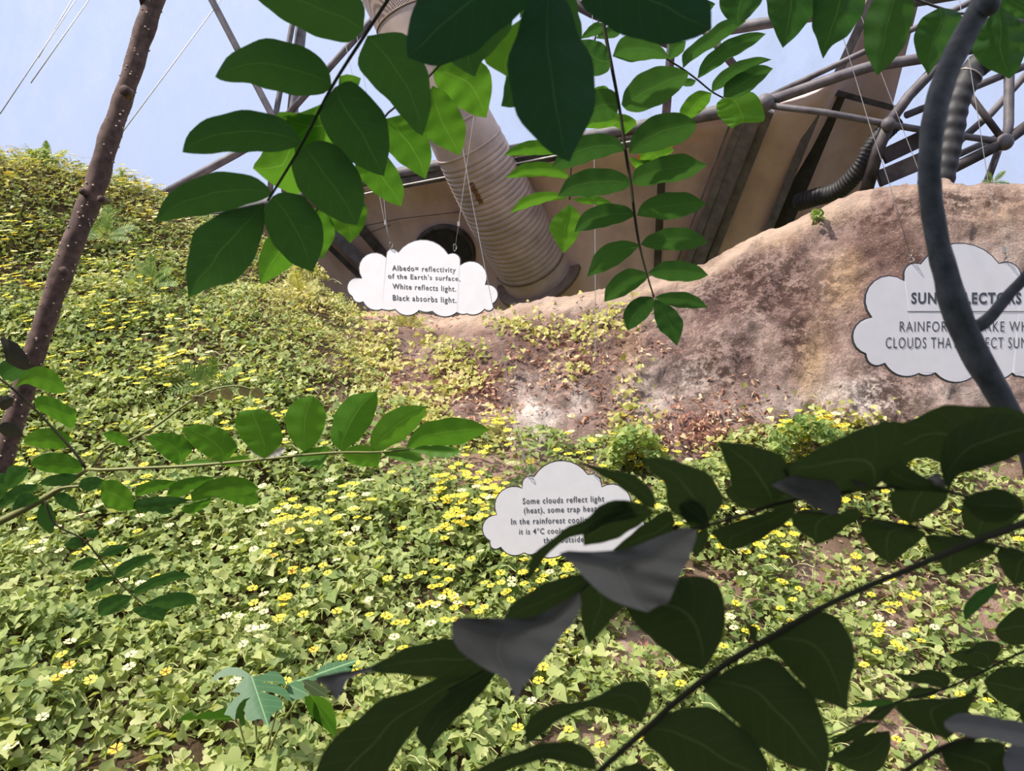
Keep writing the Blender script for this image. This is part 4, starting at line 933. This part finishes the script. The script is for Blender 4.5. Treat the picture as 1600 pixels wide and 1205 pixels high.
# ------------------------------------------------------------------ groundcover on the slope
HEART = [(0, .02), (-.16, -.12), (-.36, -.14), (-.5, .08), (-.45, .36), (-.2, .68), (0, 1), (.2, .68), (.45, .36), (.5, .08), (.36, -.14), (.16, -.12), (0, .32)]
def fan(o): n = len(o)-1; return [(i, n, (i+1) % n) for i in range(n)]
def bow(o): return np.array([0.25*abs(p[0]) - 0.22*max(0, p[1]-.3)**1.5 for p in o])
NARROW = [(0, 0), (-.12, .1), (-.2, .35), (-.13, .7), (0, 1), (.13, .7), (.2, .35), (.12, .1), (0, .45)]
def scatter(name, P, size, up, jit, outline, mat, down=0.0):
    """P: Nx3 places, size: N, up: Nx3 mean normals -> one mesh of small leaves"""
    HF = fan(outline); hz = bow(outline)
    N = len(P); nrm = up + NR.normal(size=(N, 3))*jit; nrm /= np.linalg.norm(nrm, axis=1)[:, None]
    h = NR.normal(size=(N, 3)) + np.array([0, -1.0, -0.5])*down
    h -= nrm*(h*nrm).sum(1)[:, None]; h /= np.linalg.norm(h, axis=1)[:, None]
    r = np.cross(h, nrm)
    o = np.array(outline); n = len(o)
    V = P[:, None, :] + size[:, None, None]*(o[None, :, :1]*r[:, None, :] + (o[None, :, 1:2]-0.3)*h[:, None, :] + hz[None, :, None]*nrm[:, None, :])
    V = V.reshape(-1, 3)
    Fc = (np.array(HF)[None] + (np.arange(N)*n)[:, None, None]).reshape(-1, 3)
    me = bpy.data.meshes.new(name); me.vertices.add(len(V)); me.vertices.foreach_set('co', V.ravel().astype(np.float32))
    me.loops.add(len(Fc)*3); me.loops.foreach_set('vertex_index', Fc.ravel().astype(np.int32))
    me.polygons.add(len(Fc)); me.polygons.foreach_set('loop_start', (np.arange(len(Fc))*3).astype(np.int32))
    me.update(calc_edges=True)
    return link(name, me, M[mat])
def gsum(px, py, lst):
    o = np.zeros(len(px))
    for x, y, a, b, s in lst: o = np.maximum(o, s*np.exp(-(((px-x)/a)**2+((py-y)/b)**2)))
    return o
def vnoise(P, s, seed): return np.array([noise.noise(Vector((p[0]*s+seed, p[1]*s-seed, 0))) for p in P])
NC = 300000
C = np.c_[NR.uniform(-7, 6.5, NC), NR.uniform(2.2, 12.2, NC)]
cz = hill(C); P3 = np.c_[C, cz]; px, py, dd = proj(P3)
keep = (px > -120) & (px < 1720) & (py > 150) & (py < 1330) & (NR.random(NC) < np.clip(1.25-0.055*dd, .5, 1))
C, P3, px, py, dd = C[keep], P3[keep], px[keep], py[keep], dd[keep]
mound = vnoise(C, 1.1, 3)*0.12 + vnoise(C, 2.7, 8)*0.10 + vnoise(C, 6, 4)*0.04
bare = gsum(px, py, [(790,735,130,36,.75),(650,705,80,40,.7),(1040,740,60,30,.5),(1130,930,60,40,.75),(1270,900,70,50,.6),(1010,1010,60,50,.8),(950,1170,80,40,.6),(1400,950,100,60,.5),(1540,960,70,50,.95),(1330,1040,80,50,.5),(1430,1160,80,60,.7),(1560,760,120,60,.5),(930,740,100,25,.6),(760,720,70,30,.7),(620,640,60,40,.6),(560,640,50,30,.4),(700,690,90,45,.75),(1000,900,50,40,.4),(660,560,80,60,.9)])
gapn = vnoise(C, 3.1, 21)
ok = (NR.random(len(C)) > bare*1.05) & (gapn > -0.5 - 0.2*NR.random(len(C)) + 0.5*bare)
C, P3, px, py, dd, mound = C[ok], P3[ok], px[ok], py[ok], dd[ok], mound[ok]
yl = gsum(px, py, [(470,480,110,90,1),(420,430,150,50,.9),(330,400,80,60,.7),(550,560,70,60,.8),(660,570,70,50,1),(690,620,60,40,.9),(260,340,90,30,.7),(560,500,50,40,1),(740,700,60,30,.6),(60,275,130,45,.75),(200,320,70,30,.8)])  # crest patches at far left put hazy brightness into the leaf colour
cls = NR.random(len(C)) < yl
up0 = np.array([-0.12, -0.55, 0.9])
hgt = NR.uniform(0.0, 0.15, len(C))**1.0
Pl = P3 + np.c_[np.zeros(len(C)), -0.2*mound, mound + hgt]
a = ~cls
sz = (0.026 + 0.042*NR.random(len(C))**1.5)*np.clip(1.12-0.03*dd, .85, 1.1)*np.where(NR.random(len(C)) < .08, 1.5, 1.0)
tag(scatter('vine_groundcover', Pl[a], sz[a], up0, 0.5, HEART, 'vine', 0.8), 'dense pale green heart-leaved groundcover trailing over the slope', 'groundcover', kind='stuff')
tag(scatter('fern_groundcover', Pl[cls], sz[cls]*1.15, up0, 0.5, NARROW, 'vine_yellow', 0.6), 'yellowing narrow-leaved groundcover on the upper middle of the slope', 'groundcover', kind='stuff')
ti = NR.integers(0, len(Pl), 9000); V = []; Fc = []
for i in ti:
    p = Vector(Pl[i]) + Vector((0, 0, -.01)); a_ = R.uniform(0, 6.28); L = R.uniform(.06, .2); w_ = Vector((.0016, 0, .0016)); h_ = Vector((math.cos(a_), math.sin(a_)*.8-.3, 0)); k_ = len(V); up_ = R.uniform(.1, .7)
    for q in range(5):
        t_ = q/4; c_ = p + h_*L*t_ + Vector((0, 0, L*up_*math.sin(2.4*t_))); V += [c_-w_, c_+w_]
    Fc += [(k_+2*q, k_+2*q+1, k_+2*q+3, k_+2*q+2) for q in range(4)]
tag(pydata('vine_tendrils', V, Fc, M['tendril']), 'thin pale tendrils and stalks looping through the groundcover', 'tendrils', kind='stuff')
# patches on the rock and its soil foot
RPg = RP.reshape(NRW, mcol, 3)
def rock_pts(n):
    i = NR.uniform(0, NRW-1.01, n); j = NR.uniform(0, mcol-1.01, n); i0 = i.astype(int); j0 = j.astype(int); fi = (i-i0)[:, None]; fj = (j-j0)[:, None]
    P = (RPg[i0, j0]*(1-fj)+RPg[i0, j0+1]*fj)*(1-fi) + (RPg[i0+1, j0]*(1-fj)+RPg[i0+1, j0+1]*fj)*fi
    return P, *proj(P)
Pr, rpx, rpy, rd = rock_pts(60000)
mk = gsum(rpx, rpy, [(870,510,90,22,1),(740,570,75,32,1),(690,600,50,30,.9),(660,545,60,30,.6),(800,540,60,25,.8),(960,510,40,18,.7),(1000,480,40,12,.3),(830,690,30,40,.7),(990,690,50,38,1),(600,560,50,80,.9),(1260,680,60,35,1),(770,690,70,40,.8),(700,690,80,40,.8),(640,640,60,60,.8),(860,590,60,40,.3),(960,620,30,60,.3),(1130,700,80,20,.3),(1500,690,150,20,.7),(1340,670,40,20,.6),(600,510,60,12,.7)])
rn = vnoise(Pr, 2.5, 5); sel = NR.random(len(Pr)) < np.clip(mk*(0.75+1.6*rn) - gsum(rpx, rpy, [(840,645,40,60,.8),(905,630,25,30,.5),(680,520,60,16,.5)]), 0, 1)*0.5
Q = Pr[sel] + np.c_[np.zeros(sel.sum()), NR.uniform(-.10, -.02, sel.sum()), NR.uniform(0, .05, sel.sum())]
tag(scatter('rock_creeper', Q, NR.uniform(.03, .06, len(Q)), np.array([-.1, -.75, .7]), .45, HEART, 'vine_yellow', .6), 'yellow-green creeper patches rooted on the rock and bare soil', 'creeper', kind='stuff')
# dry litter
mk = gsum(rpx, rpy, [(1120,670,110,45,1),(1190,690,60,30,.9),(740,620,80,40,.8),(890,570,90,60,.6),(960,640,60,60,.5),(690,670,80,50,.8),(1000,540,50,20,.4),(620,600,60,50,.6),(660,500,90,14,.5)])
sel = NR.random(len(Pr)) < mk*0.33
Q1 = Pr[sel] + np.array([0, -.025, .01])
Cl = np.c_[NR.uniform(-6, 6, 26000), NR.uniform(2.4, 8, 26000)]; cz = hill(Cl); Pp = np.c_[Cl, cz+0.02]; lx, ly, ld = proj(Pp)
ls = (lx > -50) & (lx < 1650) & (ly > 400) & (ly < 1250) & (NR.random(len(Cl)) < 0.06+0.5*gsum(lx, ly, [(1130,930,60,40,.75),(1270,900,70,50,.6),(1010,1010,60,50,.8),(950,1170,80,40,.6),(1400,950,100,60,.5),(1540,960,70,50,.6),(1330,1040,80,50,.5),(1430,1160,80,60,.7),(700,690,90,45,.75),(560,850,30,20,1)]))
Q = np.vstack([Q1, Pp[ls]])
tag(scatter('leaf_litter', Q, NR.uniform(.03, .065, len(Q)), np.array([0, -.5, .8]), .7, NARROW, 'litter', .2), 'dry reddish and straw-coloured fallen leaves on soil and rock foot', 'leaf litter', kind='stuff')

# ------------------------------------------------------------------ five-petalled flowers: the 300 largest are things, the rest one mass
def flower_geo():
    V = [(0, 0, 0)]; Fc = []
    for k in range(5):
        a = 2*math.pi*k/5; b = len(V)
        for r_, da, z in ((.14, -.25, .0), (.34, -.52, .05), (.5, -.42, .07), (.47, 0, .04), (.5, .42, .07), (.34, .52, .05), (.14, .25, .0)):
            V.append((r_*math.cos(a+da), r_*math.sin(a+da), z+0.012*(k % 2)))
        Fc += [(0, b, b+6), (b, b+1, b+5, b+6), (b+1, b+2, b+3), (b+1, b+3, b+5), (b+3, b+4, b+5)]
    return np.array(V), Fc
FV, FFc = flower_geo()
EYE = [(.085*math.cos(t), .085*math.sin(t), .035) for t in np.linspace(0, 2*math.pi, 7)[:-1]] + [(0, 0, .06)]
EYF = [(i, (i+1) % 6, 6) for i in range(6)]
NF = 42000
Cf = np.c_[NR.uniform(-7, 6.2, NF), NR.uniform(2.3, 12, NF)]; fz = hill(Cf); P3 = np.c_[Cf, fz]; px, py, dd = proj(P3)
prob = 0.06 + 0.12*(py < 640) + gsum(px, py, [(100,330,160,120,.9),(80,450,120,120,.55),(200,560,120,60,.3),(500,740,70,40,.8),(440,720,100,40,.5),(660,830,140,60,.95),(560,900,160,70,.7),(900,930,140,60,.7),(1150,910,90,60,.75),(1250,800,120,80,.4),(150,900,140,70,.35),(480,1000,160,70,.5),(120,1130,70,40,.35),(1000,850,120,40,.7),(60,280,120,50,1),(180,300,80,40,.9),(420,780,120,60,.4),(300,640,100,60,.35),(780,960,150,50,.6),(1380,1000,160,80,.3),(1100,1010,80,60,.3),(380,700,120,40,.5),(820,760,150,40,.5)])
prob -= gsum(px, py, [(470,500,130,90,.5),(420,430,150,60,.4),(620,600,100,70,.6),(1540,960,60,50,.5)])
fn = vnoise(Cf, 1.9, 31)
kp = (px > -60) & (px < 1660) & (py > 210) & (py < 1240) & (NR.random(NF) < np.clip(prob, 0, 1)*np.clip(0.55+1.9*fn, 0.08, 1.2)*0.9)
Cf, P3, px, py, dd = Cf[kp], P3[kp], px[kp], py[kp], dd[kp]
mound = vnoise(Cf, 1.1, 3)*0.12 + vnoise(Cf, 2.7, 8)*0.10 + vnoise(Cf, 6, 4)*0.04
Pf = P3 + np.c_[np.zeros(len(Cf)), -0.2*mound-.02, mound + NR.uniform(.155, .235, len(Cf))]
# flowers on the shrubs at the rock foot
ex = []
for X, Y, a_, b_, n in [(1262,672,55,26,46),(985,700,40,25,10),(1380,730,60,15,8)]:
    for _ in range(n): ex.append(at(R.gauss(X, a_*.55), R.gauss(Y, b_*.55), 5.85))
Pf = np.vstack([Pf, np.array([tuple(e) for e in ex])])
px, py, dd = proj(Pf); order = np.argsort(dd); 
def frot(seed):
    n = Vector((-0.10+R.gauss(0, .10), -0.42+R.gauss(0, .12), 1)).normalized()
    return n.to_track_quat('Z', 'Y') @ Matrix.Rotation(R.uniform(0, 6.28), 3, 'Z').to_quaternion()
def near(p, q, lst): return any(abs(p-x) < a and abs(q-y) < b for x, y, a, b in lst)
FM = {}
for c in ('yellow', 'pale', 'orange'):
    me = bpy.data.meshes.new('petals_'+c); me.from_pydata([tuple(v) for v in FV], [], FFc); me.update(); me.materials.append(M['petal_'+c]); FM[c] = me
em = bpy.data.meshes.new('eye'); em.from_pydata(EYE, [], EYF); em.materials.append(M['flower_eye'])
LAB = {'yellow': ('small bright yellow five-petalled flower with dark eye on the near slope', 'bright yellow flowers on the near slope'),
       'pale': ('small pale cream-yellow five-petalled flower with dark eye on the near slope', 'pale yellow flowers on the near slope'),
       'orange': ('small orange-yellow five-petalled flower with dark eye on the near slope', 'orange flowers on the near slope')}
print('FLOWERS', len(Pf), 'LEAVES', len(C))
vis = [i for i in order if 0 < px[i] < 1600 and 0 < py[i] < 1205][:300]; vs_ = set(vis)
for i in vis:
    c = 'orange' if near(px[i], py[i], [(150,1150,45,30)]) and R.random() < .6 or R.random() < .03 else ('pale' if (px[i] < 430 and R.random() < .75) or R.random() < .12 else 'yellow')
    o = bpy.data.objects.new('yellow_flower', FM[c]); COL.objects.link(o); o.location = Pf[i]; o.rotation_mode = 'QUATERNION'; o.rotation_quaternion = frot(i); s_ = R.uniform(.05, .062); o.scale = (s_, s_, s_)
    tag(o, LAB[c][0], 'flower', LAB[c][1])
    e = bpy.data.objects.new('flower_eye', em); COL.objects.link(e); e.parent = o
for c, lab in (('yellow', 'many tiny bright yellow flowers massed farther up the slope'), ('pale', 'many tiny pale yellow flowers massed high on the slope')):
    V = []; Fc = []; k = 0
    for i in range(len(Pf)):
        if i in vs_: continue
        cc = 'pale' if R.random() < (0.55 if py[i] < 420 else 0.2) else 'yellow'
        if i % 2 == 0: cc = 'yellow' if py[i] > 420 else cc
        FLIP = (hash((i*7919) % 1000) % 100)/100
        cc = 'pale' if FLIP < (0.55 if py[i] < 420 else 0.18) else 'yellow'  # more pale petals higher up: washed-out light put into the colour
        if cc != c: continue
        q = frot(i); s_ = R.uniform(.058, .076)*(1.12 if py[i] < 560 else 1)
        V += [Vector(Pf[i]) + (q @ Vector(v))*s_ for v in FV]; Fc += [tuple(t+k for t in f) for f in FFc]; k += len(FV)
    tag(pydata('flower_mass', V, Fc, M['petal_'+c]), lab, 'flowers', kind='stuff')

# ------------------------------------------------------------------ shrubs, ferns and weeds that stand out
def shrub(px, py, d, rxp, ryp, n, label, mat='fern', lsz=.05, narrow=False):
    c = at(px, py+ryp, d); e = empty('low_shrub', c, label, 'shrub')
    P = []
    for _ in range(n):
        a = R.uniform(0, math.pi); r_ = R.uniform(.3, 1)**.6
        P.append(at(px+math.cos(a)*rxp*r_, py+ryp-math.sin(a)*2*ryp*r_, d+R.uniform(-.18, .18)))
    o = scatter('foliage', np.array([tuple(p) for p in P]), NR.uniform(lsz*.6, lsz*1.2, n), np.array([0, -.6, .8]), .6, NARROW if narrow else HEART, mat, .5); set_parent(o, e)
    m = MB()
    for _ in range(9): m.tube([c+Vector((R.uniform(-.05, .05), .05, -.08)), at(px+R.uniform(-.7, .7)*rxp, py-R.uniform(.1, .7)*ryp, d)], [.006, .003], 5)
    m.build('stems', M['stem_green'], e)
shrub(992, 700, 5.85, 48, 36, 420, 'rounded green shrub at the foot of the bare rock above the lowest cloud sign', 'fern', .06)
shrub(1262, 684, 5.85, 66, 36, 520, 'flowering green shrub at the rock foot left of the dark near leaves', 'fern', .05)
shrub(1278, 334, 7.3, 9, 8, 40, 'tiny green weed sprouting on the upper edge of the rock face', 'fern', .06)
shrub(60, 246, 9.9, 28, 16, 160, 'wispy shrub with pale tips on the slope crest at far left', 'fern', .09, True)
shrub(190, 302, 10.5, 26, 16, 150, 'feathery low shrub on the slope crest right of the thin trunk', 'fern', .09, True)
shrub(480, 425, 8.9, 34, 14, 160, 'leafy tuft on the slope crest before the dark wall corner', 'vine_yellow', .08, True)
def fern(px, py, d, n, lpx, label, mat='fern'):
    # a rosette of arching fronds
    c = at(px, py, d); e = empty('fern', c, label, 'fern')
    for k in range(n):
        a = math.pi*(0.08+0.84*k/(max(1, n-1)))+R.uniform(-.1, .1); L = lpx*R.uniform(.75, 1.1)*d/F; m = MB()
        dirv = Vector((math.cos(a), R.uniform(-.6, .1), math.sin(a))).normalized(); pts = []
        for i in range(15):
            t = i/14; pts.append(c + dirv*L*t + Vector((0, 0, -0.42*L*t*t*(1-abs(math.sin(a))*.5))))
        m.tube(pts, 0.003, 4)
        for i in range(2, 15):
            ax_ = (pts[i]-pts[i-1]).normalized(); sd_ = ax_.cross(Vector((0, -1, .3))).normalized(); w_ = L*0.2*math.sin(math.pi*(0.12+0.86*i/15))
            for s_ in (-1, 1):
                p = pts[i]; q = p + (sd_*s_+ax_*.45)*w_; h = ax_*L*0.026
                m.quad(p-h, p+(q-p)*.5-h, q, p+(q-p)*.5+h, p+h)
        m.build('frond', M[mat], e, False)
fern(72, 262, 10.0, 5, 46, 'upright fern breaking the skyline at the far left crest of the slope')
fern(196, 318, 10.6, 5, 50, 'upright fern on the slope crest right of the thin trunk')
fern(165, 372, 8.7, 7, 60, 'tall feathery fern on the slope just right of the thin trunk', 'fern')
fern(235, 445, 8.2, 7, 62, 'feathery fern halfway up the slope left of the big drooping leaf tip')
fern(330, 605, 6.4, 6, 62, 'pale fern among flowers above the row of upright bright leaflets')
fern(470, 470, 8.3, 7, 55, 'yellow-green fern high on the slope under the drooping leaf cluster', 'vine_yellow')
fern(640, 515, 8.2, 6, 44, 'light yellow fern right below the left edge of the albedo sign', 'vine_yellow')
fern(505, 850, 4.9, 6, 46, 'dark green fern on the slope left of the lowest cloud sign')
fern(1552, 286, 7.2, 4, 26, 'small fern on the skyline of the rock face at far right')
m = MB(); m.tube([at(258, 838, 4.8), at(262, 815, 4.8), at(273, 808, 4.75)], [.012, .012, .006], 8); tag(m.build('curved_shoot', M['stem_green']), 'pale hooked shoot rising from the groundcover below the left sapling', 'shoot')

# ------------------------------------------------------------------ crown of the tree over the path: it shades the near branches
def crown(name, label, cen, rad, n, lsz, trunk):
    e = empty(name, trunk[0], label, 'tree'); P = []
    while len(P) < n:
        v = Vector((R.uniform(-1, 1), R.uniform(-1, 1), R.uniform(-1, 1)))
        if v.length < 1: P.append((cen[0]+v.x*rad[0], cen[1]+v.y*rad[1], cen[2]+v.z*rad[2]))
    o = scatter('foliage', np.array(P), NR.uniform(lsz*.7, lsz*1.2, n), np.array([0, 0, 1.0]), .4, NARROW, 'canopy', .4); set_parent(o, e)
    m = MB(); m.tube(trunk, [.09, .08, .06, .03], 12, True, .1); m.build('trunk', M['bark'], e)
M['canopy'] = scatter_mat('canopy_leaves', [(0.1, srgb(34, 70, 34)), (0.6, srgb(52, 96, 40)), (0.95, srgb(70, 116, 50))], trans=.25)
def backdrop():
    e = empty('forest_edge', (0, -3.4, 0), 'dense dark forest standing behind the viewing path', 'trees'); P = []
    for _ in range(5200): P.append((R.uniform(-5, 5), R.uniform(-4.4, -2.6), R.uniform(-.5, 4.6)))
    o = scatter('foliage', np.array(P), NR.uniform(.2, .36, len(P)), np.array([0, .5, .7]), .6, NARROW, 'canopy', .4); set_parent(o, e)
    m = MB()
    for x in (-3.8, -2.1, -.4, 1.5, 3.3): m.tube([Vector((x, -3.5, -.6)), Vector((x+.1, -3.5, 2)), Vector((x-.1, -3.4, 4.4))], [.12, .1, .05], 10, True, .1)
    m.build('trunks', M['bark'], e); e['kind'] = 'stuff'
backdrop()
crown('path_tree', 'tree whose crown overhangs the path and shades the near branches', (-0.15, -0.35, 3.3), (1.7, 0.9, 0.5), 4200, .17, [Vector((-1.6, -1.6, -.5)), Vector((-1.4, -1.4, 1.2)), Vector((-.9, -.9, 2.5)), Vector((-.2, -.4, 3.3))])
